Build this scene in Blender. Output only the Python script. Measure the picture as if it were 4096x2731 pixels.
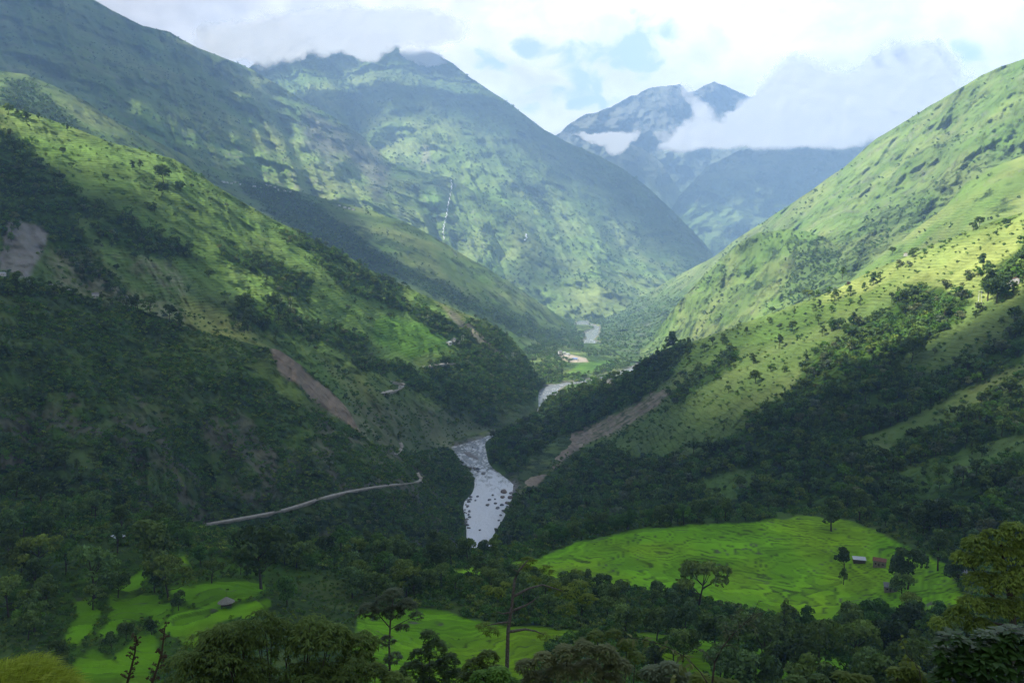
import bpy, bmesh, math, random
import numpy as np
from mathutils import Vector, Matrix, noise as mnoise

for o in list(bpy.data.objects):
    bpy.data.objects.remove(o)
SC = bpy.context.scene
COL = SC.collection
rng = np.random.default_rng(7)
random.seed(7)
R = math.radians

# ---------------------------------------------------------------- camera
F = 2352 * 28.0 / 36.0           # focal length in units of a 2352 px wide picture
CX, CY, HV = 1176.0, 783.8, 603.0
PITCH = math.atan((CY - HV) / F)
EYE = np.array([0.0, 0.0, 250.0])
cam_d = bpy.data.cameras.new("camera")
cam = bpy.data.objects.new("camera", cam_d)
COL.objects.link(cam)
cam_d.lens = 28.0
cam_d.sensor_width = 36.0
cam_d.clip_start = 0.5
cam_d.clip_end = 60000.0
cam.location = EYE
cam.rotation_euler = (math.pi / 2 - PITCH, 0, 0)
SC.camera = cam

# ---------------------------------------------------------------- exposure, sun, sky
SC.view_settings.view_transform = 'Standard'
SC.view_settings.look = 'None'
SC.view_settings.exposure = 1.32
SC.view_settings.gamma = 1.0
SC.render.engine = 'CYCLES'
SC.cycles.use_denoising = True
SC.cycles.volume_bounces = 2
SC.cycles.use_light_tree = False
SC.cycles.sample_clamp_indirect = 2.0
SC.cycles.denoising_prefilter = 'NONE'
SC.cycles.max_bounces = 7
SC.cycles.diffuse_bounces = 3
SC.cycles.glossy_bounces = 2
SC.cycles.transmission_bounces = 3
SC.cycles.transparent_max_bounces = 16
SC.cycles.use_adaptive_sampling = False

SUN_EL, SUN_AZ = R(52), R(-103)   # azimuth measured from +Y towards +X
SUN = np.array([math.cos(SUN_EL) * math.sin(SUN_AZ), math.cos(SUN_EL) * math.cos(SUN_AZ), math.sin(SUN_EL)])
sd = bpy.data.lights.new("sun", 'SUN')
sd.energy = 5.0
sd.angle = R(0.53)
sd.color = (1.0, 0.95, 0.86)
sun = bpy.data.objects.new("sun", sd)
COL.objects.link(sun)
sun.rotation_euler = Vector(SUN).to_track_quat('Z', 'Y').to_euler()


class NT:
    """small helper for building node trees"""
    def __init__(s, tree):
        s.t = tree
        s.n = tree.nodes
        s.l = tree.links

    def node(s, typ, **kw):
        n = s.n.new(typ)
        for k, v in kw.items():
            if k == 'inp':
                for a, b in v.items():
                    s.put(n.inputs[a], b)
            else:
                setattr(n, k, v)
        return n

    def put(s, sock, v):
        if isinstance(v, bpy.types.NodeSocket):
            s.l.new(v, sock)
        else:
            sock.default_value = v

    def math(s, op, a, b=None, c=None, clamp=False):
        n = s.node('ShaderNodeMath', operation=op, use_clamp=clamp)
        s.put(n.inputs[0], a)
        if b is not None:
            s.put(n.inputs[1], b)
        if c is not None:
            s.put(n.inputs[2], c)
        return n.outputs[0]

    def vmath(s, op, a, b=None, scale=None):
        n = s.node('ShaderNodeVectorMath', operation=op)
        s.put(n.inputs[0], a)
        if b is not None:
            s.put(n.inputs[1], b)
        if scale is not None:
            s.put(n.inputs['Scale'], scale)
        return n.outputs[0]

    def mix(s, f, a, b, typ='RGBA', blend='MIX'):
        n = s.node('ShaderNodeMix', data_type=typ)
        if typ == 'RGBA':
            n.blend_type = blend
        i = {'FLOAT': (2, 3), 'VECTOR': (4, 5), 'RGBA': (6, 7)}[typ]
        s.put(n.inputs[0], f)
        s.put(n.inputs[i[0]], a)
        s.put(n.inputs[i[1]], b)
        return n.outputs[{'FLOAT': 0, 'VECTOR': 1, 'RGBA': 2}[typ]]

    def noise(s, vec, scale, detail=4, rough=0.55, dist=0.0, out=0):
        n = s.node('ShaderNodeTexNoise', noise_dimensions='3D')
        s.put(n.inputs['Vector'], vec)
        n.inputs['Scale'].default_value = scale
        n.inputs['Detail'].default_value = detail
        n.inputs['Roughness'].default_value = rough
        n.inputs['Distortion'].default_value = dist
        return n.outputs[out]

    def ramp(s, f, a, b, lo=0.0, hi=1.0, smooth=True):
        n = s.node('ShaderNodeMapRange', interpolation_type='SMOOTHSTEP' if smooth else 'LINEAR')
        s.put(n.inputs[0], f)
        s.put(n.inputs[1], a)
        s.put(n.inputs[2], b)
        s.put(n.inputs[3], lo)
        s.put(n.inputs[4], hi)
        return n.outputs[0]


def rgba(c):
    return (c[0], c[1], c[2], 1.0)


world = bpy.data.worlds.new("World")
SC.world = world
world.use_nodes = True
W = NT(world.node_tree)
W.n.clear()
SKY_STRENGTH = 0.12
sky = W.node('ShaderNodeTexSky', sky_type='NISHITA', sun_disc=False, sun_elevation=SUN_EL, sun_rotation=SUN_AZ,
             altitude=1200.0, air_density=1.0, dust_density=1.0, ozone_density=1.0)
tc = W.node('ShaderNodeTexCoord')
D = tc.outputs['Generated']
sep = W.node('ShaderNodeSeparateXYZ')
W.put(sep.inputs[0], D)
yy = W.math('MAXIMUM', sep.outputs[1], 0.05)
gx = W.math('DIVIDE', sep.outputs[0], yy)
gz = W.math('DIVIDE', sep.outputs[2], yy)
big = W.noise(D, 9.0, 6, 0.6, 0.3)
fine = W.noise(W.vmath('MULTIPLY', D, (1.0, 1.0, 1.6)), 22.0, 7, 0.58, 0.4)


def sky_gap(U, V, ru, rv, tilt=0.0):
    # a hole in the cloud cover, given by where it stands in the sky (tangents of azimuth and height)
    c, sn = math.cos(tilt), math.sin(tilt)
    dx = W.math('SUBTRACT', gx, (U - CX) / F)
    dz = W.math('SUBTRACT', gz, (HV - V) / F)
    a = W.math('ADD', W.math('MULTIPLY', dx, c * F / ru), W.math('MULTIPLY', dz, sn * F / ru))
    b = W.math('SUBTRACT', W.math('MULTIPLY', dz, c * F / rv), W.math('MULTIPLY', dx, sn * F / rv))
    r2 = W.math('ADD', W.math('MULTIPLY', a, a), W.math('MULTIPLY', b, b))
    return W.math('SUBTRACT', 1.0, W.math('SQRT', r2))


gap = None
for g in [(1385, 160, 150, 90, 0.35), (1290, 215, 120, 40, 0.2), (1150, 165, 90, 28, -0.4), (1225, 15, 45, 35, 0.0), (1225, 125, 55, 25, 0.0),
          (1365, 245, 90, 22, 0.0), (2200, 140, 52, 30, -0.2), (1450, 110, 60, 50, 0.6)]:
    h = sky_gap(*g)
    gap = h if gap is None else W.math('MAXIMUM', gap, h)
gmask = W.ramp(W.math('ADD', gap, W.math('MULTIPLY', W.math('SUBTRACT', fine, 0.5), 4.6)), -0.05, 0.95)
gmask = W.math('MULTIPLY', gmask, W.ramp(gap, -0.55, 0.0))
front = W.math('MULTIPLY', W.ramp(sep.outputs[1], 0.2, 0.75), W.ramp(sep.outputs[2], 0.62, 0.34))
left = W.ramp(gx, -0.42, 0.02)
tex = W.math('ADD', W.math('MULTIPLY', big, 0.55), W.math('MULTIPLY', fine, 0.45))
lum = W.ramp(tex, 0.34, 0.64, 0.66, 1.0)
lum = W.math('MULTIPLY', lum, W.mix(left, 0.70, 1.0, 'FLOAT'))
CLOUD_FRONT, CLOUD_BACK = 1.02, 0.22
lum = W.math('MULTIPLY', lum, W.mix(front, CLOUD_BACK, CLOUD_FRONT, 'FLOAT'))
lum = W.math('DIVIDE', lum, SKY_STRENGTH)
ccol = W.mix(left, (1.0, 0.97, 0.97, 1), (1.0, 0.965, 0.96, 1))
cloudc = W.vmath('SCALE', ccol, scale=lum)
bluec = W.vmath('MULTIPLY', sky.outputs[0], (1.25, 1.10, 1.25))
BLUE_GAIN = W.vmath('ADD', bluec, W.vmath('SCALE', (0.22, 0.31, 0.78), scale=0.42 / SKY_STRENGTH))
fin = W.mix(W.math('MULTIPLY', gmask, 0.85), cloudc, BLUE_GAIN)
bg = W.node('ShaderNodeBackground')
W.put(bg.inputs[0], fin)
bg.inputs[1].default_value = SKY_STRENGTH
wo = W.node('ShaderNodeOutputWorld')
W.put(wo.inputs[0], bg.outputs[0])


# ---------------------------------------------------------------- numbers
def unproj(U, V, d):
    """points at picture position U,V (2352 wide) standing d metres in front of the eye"""
    U, V, d = np.broadcast_arrays(np.asarray(U, float), np.asarray(V, float), np.asarray(d, float))
    x = (U - CX) / F
    y = -(V - CY) / F
    c, s = math.cos(PITCH), math.sin(PITCH)
    wy = c + y * s
    wz = -s + y * c
    k = d / wy
    return np.stack([x * k, d, EYE[2] + wz * k], -1)


def proj(P):
    P = np.asarray(P, float) - EYE
    c, s = math.cos(PITCH), math.sin(PITCH)
    dep = P[..., 1] * c - P[..., 2] * s
    up = P[..., 1] * s + P[..., 2] * c
    return CX + F * P[..., 0] / dep, CY - F * up / dep, dep


def _h(ix, iy, iz):
    h = (ix.astype(np.int64) * 374761393 + iy.astype(np.int64) * 668265263 + iz.astype(np.int64) * 2147483647 + 12345) & 0xFFFFFFFF
    h = ((h ^ (h >> 13)) * 1274126177) & 0xFFFFFFFF
    h = ((h ^ (h >> 15)) * 2246822519) & 0xFFFFFFFF
    return h ^ (h >> 16)


def vnoise(x, y, z):
    x, y, z = np.broadcast_arrays(x, y, z)
    ix, iy, iz = np.floor(x), np.floor(y), np.floor(z)
    fx, fy, fz = x - ix, y - iy, z - iz
    ux, uy, uz = [t * t * t * (t * (t * 6 - 15) + 10) for t in (fx, fy, fz)]
    out = 0
    for dx in (0, 1):
        for dy in (0, 1):
            for dz in (0, 1):
                h = _h(ix + dx, iy + dy, iz + dz)
                gx_ = (h & 1023) / 511.5 - 1
                gy_ = ((h >> 10) & 1023) / 511.5 - 1
                gz_ = ((h >> 20) & 1023) / 511.5 - 1
                g = gx_ * (fx - dx) + gy_ * (fy - dy) + gz_ * (fz - dz)
                w = (ux if dx else 1 - ux) * (uy if dy else 1 - uy) * (uz if dz else 1 - uz)
                out = out + w * g
    return out * 1.2


def fbm(P, scale, octs=5, gain=0.5, seed=0.0):
    x, y, z = P[..., 0] / scale + seed * 17.3, P[..., 1] / scale - seed * 9.1, P[..., 2] / scale + seed * 5.7
    a, o, tot = 1.0, 0, 0
    for i in range(octs):
        o = o + a * vnoise(x, y, z)
        tot += a
        a *= gain
        x, y, z = x * 2.03 + 11.1, y * 2.03 + 3.7, z * 2.03 - 7.9
    return o / tot * 1.6


def ridged(P, scale, octs=5, gain=0.5, seed=0.0):
    x, y, z = P[..., 0] / scale + seed * 7.3, P[..., 1] / scale + seed * 19.1, P[..., 2] / scale - seed * 3.7
    a, o, tot = 1.0, 0, 0
    for i in range(octs):
        o = o + a * (1 - 2 * np.abs(vnoise(x, y, z)))
        tot += a
        a *= gain
        x, y, z = x * 2.1 + 5.1, y * 2.1 - 8.7, z * 2.1 + 1.9
    return o / tot


def sst(x, a, b):
    t = np.clip((x - a) / (b - a), 0, 1)
    return t * t * (3 - 2 * t)


def inpoly(U, V, poly):
    poly = np.asarray(poly, float)
    ins = np.zeros(np.shape(U), bool)
    n = len(poly)
    for i in range(n):
        x0, y0 = poly[i]
        x1, y1 = poly[(i + 1) % n]
        c = ((y0 > V) != (y1 > V))
        with np.errstate(divide='ignore', invalid='ignore'):
            xx = (x1 - x0) * (V - y0) / (y1 - y0 if y1 != y0 else 1e-9) + x0
        ins ^= c & (U < xx)
    return ins


def polydist(U, V, poly, closed=True):
    poly = np.asarray(poly, float)
    best = np.full(np.shape(U), 1e9)
    n = len(poly)
    for i in range(n if closed else n - 1):
        a, b = poly[i], poly[(i + 1) % n]
        ab = b - a
        L = max(ab @ ab, 1e-9)
        t = np.clip(((U - a[0]) * ab[0] + (V - a[1]) * ab[1]) / L, 0, 1)
        best = np.minimum(best, np.hypot(U - a[0] - t * ab[0], V - a[1] - t * ab[1]))
    return best


def soft(U, V, poly, w=8.0):
    """1 inside the outline, 0 outside, w picture units of blending"""
    s = np.where(inpoly(U, V, poly), 1.0, -1.0) * polydist(U, V, poly)
    return sst(s, -w, w)


class TPS:
    def __init__(s, pts, val, lam=1e-3):
        s.sc = 1000.0
        p = np.asarray(pts, float) / s.sc
        n = len(p)
        K = s._k(np.linalg.norm(p[:, None] - p[None], axis=-1)) + lam * np.eye(n)
        Pm = np.c_[np.ones(n), p]
        A = np.block([[K, Pm], [Pm.T, np.zeros((3, 3))]])
        s.w = np.linalg.solve(A, np.r_[np.asarray(val, float), 0, 0, 0])
        s.p = p

    @staticmethod
    def _k(r):
        return np.where(r > 1e-9, r * r * np.log(np.maximum(r, 1e-9)), 0)

    def __call__(s, a, b):
        a, b = np.asarray(a, float) / s.sc, np.asarray(b, float) / s.sc
        o = s.w[-3] + s.w[-2] * a + s.w[-1] * b
        for i, p in enumerate(s.p):
            o = o + s.w[i] * s._k(np.hypot(a - p[0], b - p[1]))
        return o


# ---------------------------------------------------------------- object helpers
def tag(o, label=None, cat=None, group=None, kind=None):
    if label:
        o['label'] = label
    if cat:
        o['category'] = cat
    if group:
        o['group'] = group
    if kind:
        o['kind'] = kind
    return o


def mesh_obj(name, verts, faces, mat=None, parent=None, smooth=True, attrs=None):
    me = bpy.data.meshes.new(name)
    verts = np.asarray(verts, np.float32)
    if isinstance(faces, np.ndarray):
        k = faces.shape[1]
        me.vertices.add(len(verts))
        me.vertices.foreach_set('co', verts.ravel())
        me.loops.add(faces.size)
        me.loops.foreach_set('vertex_index', faces.ravel().astype(np.int32))
        me.polygons.add(len(faces))
        me.polygons.foreach_set('loop_start', np.arange(0, faces.size, k, dtype=np.int32))
        me.update(calc_edges=True)
    else:
        me.from_pydata([tuple(map(float, v)) for v in verts], [], faces)
    if smooth and len(me.polygons):
        me.polygons.foreach_set('use_smooth', np.ones(len(me.polygons), bool))
    for k, v in (attrs or {}).items():
        v = np.asarray(v, np.float32)
        if v.ndim == 1:
            a = me.attributes.new(k, 'FLOAT', 'POINT')
            a.data.foreach_set('value', v)
        else:
            a = me.attributes.new(k, 'FLOAT_COLOR', 'POINT')
            a.data.foreach_set('color', np.c_[v, np.ones(len(v))].astype(np.float32).ravel())
    if mat:
        me.materials.append(mat)
    o = bpy.data.objects.new(name, me)
    COL.objects.link(o)
    if parent:
        o.parent = parent
    return o


def empty(name, loc, rz=0.0, scale=1.0):
    o = bpy.data.objects.new(name, None)
    o.empty_display_size = 0.3
    COL.objects.link(o)
    o.location = [float(v) for v in loc]
    o.rotation_euler = (0, 0, rz)
    o.scale = (scale,) * 3
    return o


def grid_faces(nr, nc):
    i = np.arange(nr * nc).reshape(nr, nc)
    return np.stack([i[:-1, :-1], i[1:, :-1], i[1:, 1:], i[:-1, 1:]], -1).reshape(-1, 4)


def new_mat(name):
    m = bpy.data.materials.new(name)
    m.use_nodes = True
    t = NT(m.node_tree)
    t.n.clear()
    out = t.node('ShaderNodeOutputMaterial')
    return m, t, out


def simple_mat(name, col, rough=0.8, var=0.25, scale=3.0, spec=0.2, bump=0.0, metal=0.0):
    m, t, out = new_mat(name)
    pos = t.node('ShaderNodeTexCoord').outputs['Object']
    n = t.noise(pos, scale, 5, 0.6)
    b = t.node('ShaderNodeBsdfPrincipled')
    c = t.mix(t.ramp(n, 0.3, 0.7), rgba([v * (1 - var) for v in col]), rgba([min(1, v * (1 + var)) for v in col]))
    t.put(b.inputs['Base Color'], c)
    b.inputs['Roughness'].default_value = rough
    b.inputs['Specular IOR Level'].default_value = spec
    b.inputs['Metallic'].default_value = metal
    if bump:
        bp = t.node('ShaderNodeBump')
        bp.inputs['Strength'].default_value = bump
        bp.inputs['Distance'].default_value = 0.1
        t.put(bp.inputs['Height'], n)
        t.put(b.inputs['Normal'], bp.outputs[0])
    t.put(out.inputs[0], b.outputs[0])
    return m


# ---------------------------------------------------------------- terrain
def terrain_mat(name, fine_scale, mid_scale, bump_d, terr_step=2.6):
    m, t, out = new_mat(name)
    pos = t.node('ShaderNodeNewGeometry').outputs['Position']
    col = t.node('ShaderNodeAttribute', attribute_name='cover').outputs['Color']
    ter = t.node('ShaderNodeAttribute', attribute_name='terrace').outputs['Fac']
    veg = t.node('ShaderNodeAttribute', attribute_name='veg').outputs['Fac']
    n1 = t.noise(pos, 1.0 / fine_scale, 6, 0.65)
    n2 = t.noise(pos, 1.0 / mid_scale, 5, 0.6, 0.4)
    # shrubs dot the slope in dark clumps
    clump = t.ramp(n1, 0.50, 0.62)
    k = t.math('MULTIPLY', clump, t.math('MULTIPLY', veg, 0.75))
    c = t.mix(k, col, (0.030, 0.055, 0.018, 1))
    br = t.ramp(n2, 0.25, 0.75, 0.62, 1.38, False)
    c = t.vmath('SCALE', c, scale=br)
    # terrace steps follow the height
    sp = t.node('ShaderNodeSeparateXYZ')
    t.put(sp.inputs[0], pos)
    wob = t.math('ADD', t.math('MULTIPLY', t.noise(pos, 1 / 45.0, 3, 0.5), 9.0), t.math('MULTIPLY', t.noise(pos, 1 / 13.0, 2, 0.5), 3.2))
    zz = t.math('DIVIDE', t.math('ADD', sp.outputs[2], wob), terr_step)
    fr = t.math('FRACT', zz)
    riser = t.math('MULTIPLY', t.ramp(fr, 0.58, 0.72), t.ramp(fr, 1.0, 0.92))
    broken = t.ramp(t.noise(pos, 1 / 24.0, 4, 0.65), 0.42, 0.62)
    rk = t.math('MULTIPLY', t.math('MULTIPLY', riser, ter), t.math('MULTIPLY', broken, 0.42))
    c = t.mix(rk, c, (0.035, 0.055, 0.018, 1))
    b = t.node('ShaderNodeBsdfPrincipled')
    t.put(b.inputs['Base Color'], c)
    b.inputs['Roughness'].default_value = 0.9
    b.inputs['Specular IOR Level'].default_value = 0.08
    hgt = t.math('ADD', t.math('MULTIPLY', clump, t.math('ADD', t.math('MULTIPLY', veg, 0.8), 0.15)), t.math('MULTIPLY', n2, 0.6))
    hgt = t.math('SUBTRACT', hgt, t.math('MULTIPLY', t.math('MULTIPLY', riser, ter), 0.30))
    bp = t.node('ShaderNodeBump')
    bp.inputs['Strength'].default_value = 0.8
    bp.inputs['Distance'].default_value = bump_d
    t.put(bp.inputs['Height'], hgt)
    t.put(b.inputs['Normal'], bp.outputs[0])
    t.put(out.inputs[0], b.outputs[0])
    return m


GRASS = np.array([0.130, 0.200, 0.050])
LUSH = np.array([0.085, 0.190, 0.022])
YELL = np.array([0.200, 0.240, 0.075])
SHRUB = np.array([0.042, 0.078, 0.024])
ROCK = np.array([0.200, 0.185, 0.170])
EARTH = np.array([0.305, 0.262, 0.205])
PALE = np.array([0.330, 0.320, 0.200])


def mixc(c, k, col):
    return c * (1 - k[..., None]) + np.asarray(col) * k[..., None]


LAYERS = {}


class Layer:
    """One hillside: its skyline and its distances are given where the photograph shows them; relief is carved into it."""
    def __init__(s, key, crest, ctrl, bottom, relief, crest_noise=2.0, u0=None, u1=None, step=3.0, seed=1.0, gully=None, back=1.0):
        s.key, s.crest, s.seed = key, np.asarray(crest, float), seed
        pts = [(c[0], c[1]) for c in ctrl]
        lv = []
        for c in ctrl:                    # feet of the slopes at the water's edge stand exactly at its level
            ap = 250.0 * F / (c[1] - HV) if c[1] > HV + 60 else 1e9
            lv.append(math.log(250.0 / math.tan(PITCH + math.atan((c[1] - CY) / F)) if abs(ap - c[2]) / c[2] < 0.012 else c[2]))
        s.tps = TPS(pts, lv, 2e-4)
        s.relief, s.gully, s.cn, s.back = relief, gully, crest_noise, back
        s.bottom = np.asarray(bottom, float)
        s.u0 = s.crest[0, 0] if u0 is None else u0
        s.u1 = s.crest[-1, 0] if u1 is None else u1
        s.step = step
        s.dc = np.exp(np.mean([math.log(c[2]) for c in ctrl]))
        LAYERS[key] = s

    def top(s, U):
        v = np.interp(U, s.crest[:, 0], s.crest[:, 1])
        q = np.stack([U, U * 0, U * 0 + s.seed * 100], -1)
        return v + s.cn * (fbm(q, 60, 5, 0.6, s.seed))

    def bot(s, U):
        return np.interp(U, s.bottom[:, 0], s.bottom[:, 1])

    def depth(s, U, V):
        d = np.exp(s.tps(U, V))
        P = unproj(U, V, d)
        w = 0
        for kind, sc, amp, octs in s.relief:
            if kind == 'f':
                w = w + amp * fbm(P, sc, octs, 0.5, s.seed)
            else:
                w = w - amp * ridged(P, sc, octs, 0.5, s.seed)
        if s.gully:
            sx, sy, fs, ft, amp = s.gully        # gullies run down the direction (sx, sy) of the slope
            a = (U * sy - V * sx)
            b = (U * sx + V * sy)
            q = np.stack([a / fs, b / ft, a * 0 + s.seed], -1)
            wq = fbm(q * np.array([1, 1, 1]), 1.6, 3, 0.5, s.seed + 3)
            q = q + np.stack([wq * 0.5, wq * 0, wq * 0], -1)
            s.gv = ridged(q, 1.0, 4, 0.5, s.seed)
            w = w - amp * s.gv
        if s.key in ('right_slope', 'near_left_slope', 'left_slope'):      # the water's edge keeps its line
            w = w * sst(P[..., 2], 0, 55)
        return d + w

    def at(s, U, V):
        U, V = np.asarray(U, float), np.asarray(V, float)
        return unproj(U, V, s.depth(U, V))

    def build(s, name, mat, label, cat, cover):
        nc = int((s.u1 - s.u0) / s.step) + 1
        u = np.linspace(s.u0, s.u1, nc)
        vt, vb = s.top(u), s.bot(u)
        vb = np.maximum(vb, vt + 6)
        nr = int(np.max(vb - vt) / s.step) + 2
        t = np.linspace(0, 1, nr)[:, None]
        U = np.broadcast_to(u, (nr, nc))
        V = vt + (vb - vt) * t
        P = s.at(U, V)
        cov, ter, veg = cover(U, V, P)
        # the far side of the ridge
        cr = P[0]
        hd = np.stack([cr[:, 0], cr[:, 1], cr[:, 0] * 0], -1)
        hd /= np.linalg.norm(hd, axis=-1, keepdims=True)
        rows = []
        for dist, drop in [(0.5, 0.38), (0.22, 0.14), (0.09, 0.045), (0.03, 0.010), (0.008, 0.0012)]:
            b = cr + hd * (dist * s.dc * s.back)
            b[:, 2] -= drop * s.dc * s.back
            rows.append(b)
        nb = len(rows)
        P = np.concatenate([np.stack(rows), P], 0)
        cov = np.concatenate([np.broadcast_to(cov[:1], (nb,) + cov.shape[1:]), cov], 0)
        ter = np.concatenate([np.zeros((nb, nc)), ter], 0)
        veg = np.concatenate([np.broadcast_to(veg[:1], (nb, nc)), veg], 0)
        s.U, s.V, s.P, s.nb = U, V, P[nb:], nb
        o = mesh_obj(name, P.reshape(-1, 3), grid_faces(nr + nb, nc), mat,
                     attrs={'cover': cov.reshape(-1, 3), 'terrace': ter.ravel(), 'veg': veg.ravel()})
        tag(o, label, cat, None, 'structure')
        s.obj = o
        return o
# ---------------------------------------------------------------- the hillsides
M_FAR = terrain_mat("mountain_far", 60.0, 260.0, 25.0)
M_MID = terrain_mat("mountain_grass", 32.0, 170.0, 12.0, 5.0)
M_NEAR = terrain_mat("hill_grass", 9.0, 50.0, 3.0, 3.6)


def base_cover(P, sc, seed, shrub_bias=0.0, rock_amt=0.3, lush=0.3):
    a = fbm(P, sc, 5, 0.55, seed)
    b = fbm(P, sc * 0.35, 5, 0.6, seed + 5)
    c = np.broadcast_to(GRASS, P.shape).copy()
    c = mixc(c, sst(fbm(P, sc * 1.7, 4, 0.5, seed + 9), -0.2, 0.4) * 0.8, YELL)
    c = mixc(c, sst(fbm(P, sc * 1.3, 4, 0.5, seed + 12), 0.0, 0.4) * lush, LUSH)
    sh = sst(a * 0.7 + b * 0.6 + shrub_bias, -0.10, 0.25)
    c = mixc(c, sh * 0.8, SHRUB)
    rk = sst(ridged(P * np.array([1, 1, 0.5]), sc * 0.5, 5, 0.6, seed + 20) + rock_amt - 1.0, 0.05, 0.25)
    c = mixc(c, rk * 0.7, ROCK)
    return c, sh


def warp(U, V, P, sc, amt):
    return U + amt * fbm(P, sc, 4, 0.6, 31), V + amt * fbm(P, sc, 4, 0.6, 47)


FPOLY = {
    'right_slope': [
        [(1105, 1022), (1240, 925), (1330, 890), (1400, 862), (1460, 835), (1560, 785), (1575, 800), (1545, 850), (1500, 895), (1420, 945), (1300, 1005), (1235, 1055), (1190, 1110), (1150, 1085)],
        [(1165, 1160), (1215, 1108), (1300, 1040), (1390, 1020), (1440, 1050), (1560, 1060), (1640, 1020), (1700, 985), (1830, 880), (1870, 800), (1960, 755), (2080, 685), (2160, 660), (2235, 690),
         (2200, 745), (2110, 790), (2060, 850), (2130, 875), (2250, 820), (2352, 745), (2352, 1260), (2050, 1225), (1900, 1180), (1700, 1202), (1480, 1220), (1250, 1270), (1120, 1250)],
        [(1530, 905), (1600, 862), (1660, 815), (1700, 800), (1645, 868), (1560, 930)],
        [(1980, 770), (2060, 700), (2150, 660), (2180, 680), (2110, 760), (2010, 800)],
        [(2250, 660), (2310, 590), (2352, 560), (2352, 640), (2300, 690)],
    ],
    'left_slope': [
        [(0, 300), (60, 328), (110, 395), (180, 438), (255, 480), (230, 505), (160, 495), (205, 560), (260, 640), (320, 692), (285, 695), (180, 622), (120, 560), (60, 500), (0, 620)],
        [(205, 525), (290, 490), (345, 535), (420, 560), (445, 588), (330, 592), (250, 562)],
        [(530, 705), (575, 680), (625, 722), (700, 765), (600, 765), (540, 755)],
        [(500, 555), (640, 600), (725, 640), (705, 700), (620, 640), (520, 598)],
        [(640, 520), (720, 552), (800, 592), (860, 628), (930, 660), (920, 690), (850, 655), (760, 600), (650, 545)],
        [(720, 590), (860, 650), (960, 705), (1050, 740), (1150, 755), (1205, 830), (1245, 895), (1210, 960), (1150, 985), (1100, 985), (1010, 930), (960, 860), (1000, 832), (1060, 800), (930, 715), (800, 672)],
        [(800, 820), (940, 835), (1000, 900), (940, 890), (900, 860), (820, 850)],
        [(560, 690), (640, 690), (700, 730), (860, 780), (840, 830), (760, 800), (640, 760)],
    ],
    'near_left_slope': [
        [(960, 1080), (1040, 1025), (1092, 1100), (1070, 1150), (1072, 1250), (1030, 1240), (1000, 1140)],
        [(0, 1000), (200, 1080), (450, 1200), (700, 1180), (950, 1130), (1040, 1240), (1000, 1330), (0, 1330)],
        [(0, 640), (120, 650), (300, 700), (430, 750), (410, 770), (250, 715), (0, 670)],
    ],
    'mid_left_ridge': [
        [(540, 400), (700, 455), (840, 560), (1000, 640), (1160, 720), (1290, 760), (1280, 800), (1130, 740), (960, 660), (800, 590), (640, 510), (560, 440)],
        [(560, 540), (700, 530), (840, 580), (900, 640), (760, 600)],
        [(0, 190), (60, 185), (120, 230), (200, 300), (60, 280), (0, 250)],
    ],
}
FHOLE = {
    'right_slope': [
        [(1595, 1110), (1680, 1078), (1745, 1080), (1722, 1132), (1640, 1152)],
        [(1960, 1015), (2080, 962), (2200, 905), (2352, 835), (2352, 890), (2200, 960), (2100, 1012), (2000, 1065)],
        [(2010, 1110), (2100, 1060), (2200, 1035), (2352, 1000), (2352, 1060), (2200, 1110), (2100, 1150)],
        [(1540, 985), (1660, 940), (1660, 985), (1590, 1030), (1480, 1030)],
    ],
}
TERR = {
    'right_slope': [[(1480, 842), (1560, 798), (1780, 718), (2000, 622), (2352, 500), (2352, 760), (2150, 860), (1980, 820), (1860, 840), (1800, 900), (1600, 1045), (1430, 1045), (1520, 950)],
                    [(1595, 1110), (1680, 1078), (1745, 1080), (1722, 1132), (1640, 1152)],
                    [(1700, 1200), (1900, 1180), (2050, 1200), (2200, 1260), (2060, 1300), (1900, 1260)]],
    'left_slope': [[(0, 240), (200, 300), (460, 400), (720, 552), (930, 655), (1080, 730), (1120, 790), (940, 850), (800, 830), (640, 770), (400, 700), (260, 640), (200, 480), (60, 330)],
                   [(1060, 720), (1190, 800), (1120, 770)]],
    'near_left_slope': [[(440, 760), (530, 775), (620, 805), (640, 900), (790, 960), (700, 940), (600, 850), (450, 800)]],
    'mid_left_ridge': [[(480, 395), (760, 470), (900, 560), (1100, 690), (900, 620), (640, 500)]],
    'grassy_knoll': [[(2000, 560), (2352, 420), (2352, 560), (2100, 640)]],
}
SLIDE_R = [(1190, 1112), (1212, 1080), (1232, 1055), (1290, 1012), (1350, 983), (1420, 948), (1500, 903), (1535, 893), (1515, 930), (1420, 988), (1340, 1020), (1290, 1045), (1245, 1078), (1215, 1108)]
SLIDE_FOOT = [(1184, 1118), (1205, 1080), (1226, 1050), (1290, 1006), (1350, 980), (1360, 1010), (1305, 1048), (1262, 1084), (1235, 1114)]
SLIDE_L = [(618, 798), (640, 800), (665, 815), (690, 835), (725, 872), (785, 912), (815, 960), (836, 1000), (800, 975), (740, 935), (690, 890), (650, 862), (630, 830)]


def polymask(key, table, U, V, P, w, ws, wa):
    U2, V2 = warp(U, V, P, ws, wa)
    k = np.zeros(U.shape)
    for p in table.get(key, []):
        k = np.maximum(k, soft(U2, V2, p, w))
    return k


def forest(key, U, V, P):
    sc = {'right_slope': 45, 'left_slope': 55, 'near_left_slope': 35, 'mid_left_ridge': 90}.get(key, 100)
    k = polymask(key, FPOLY, U, V, P, 9, sc, 16)
    h = polymask(key, FHOLE, U, V, P, 8, sc, 14)
    return k * (1 - h)


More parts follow.
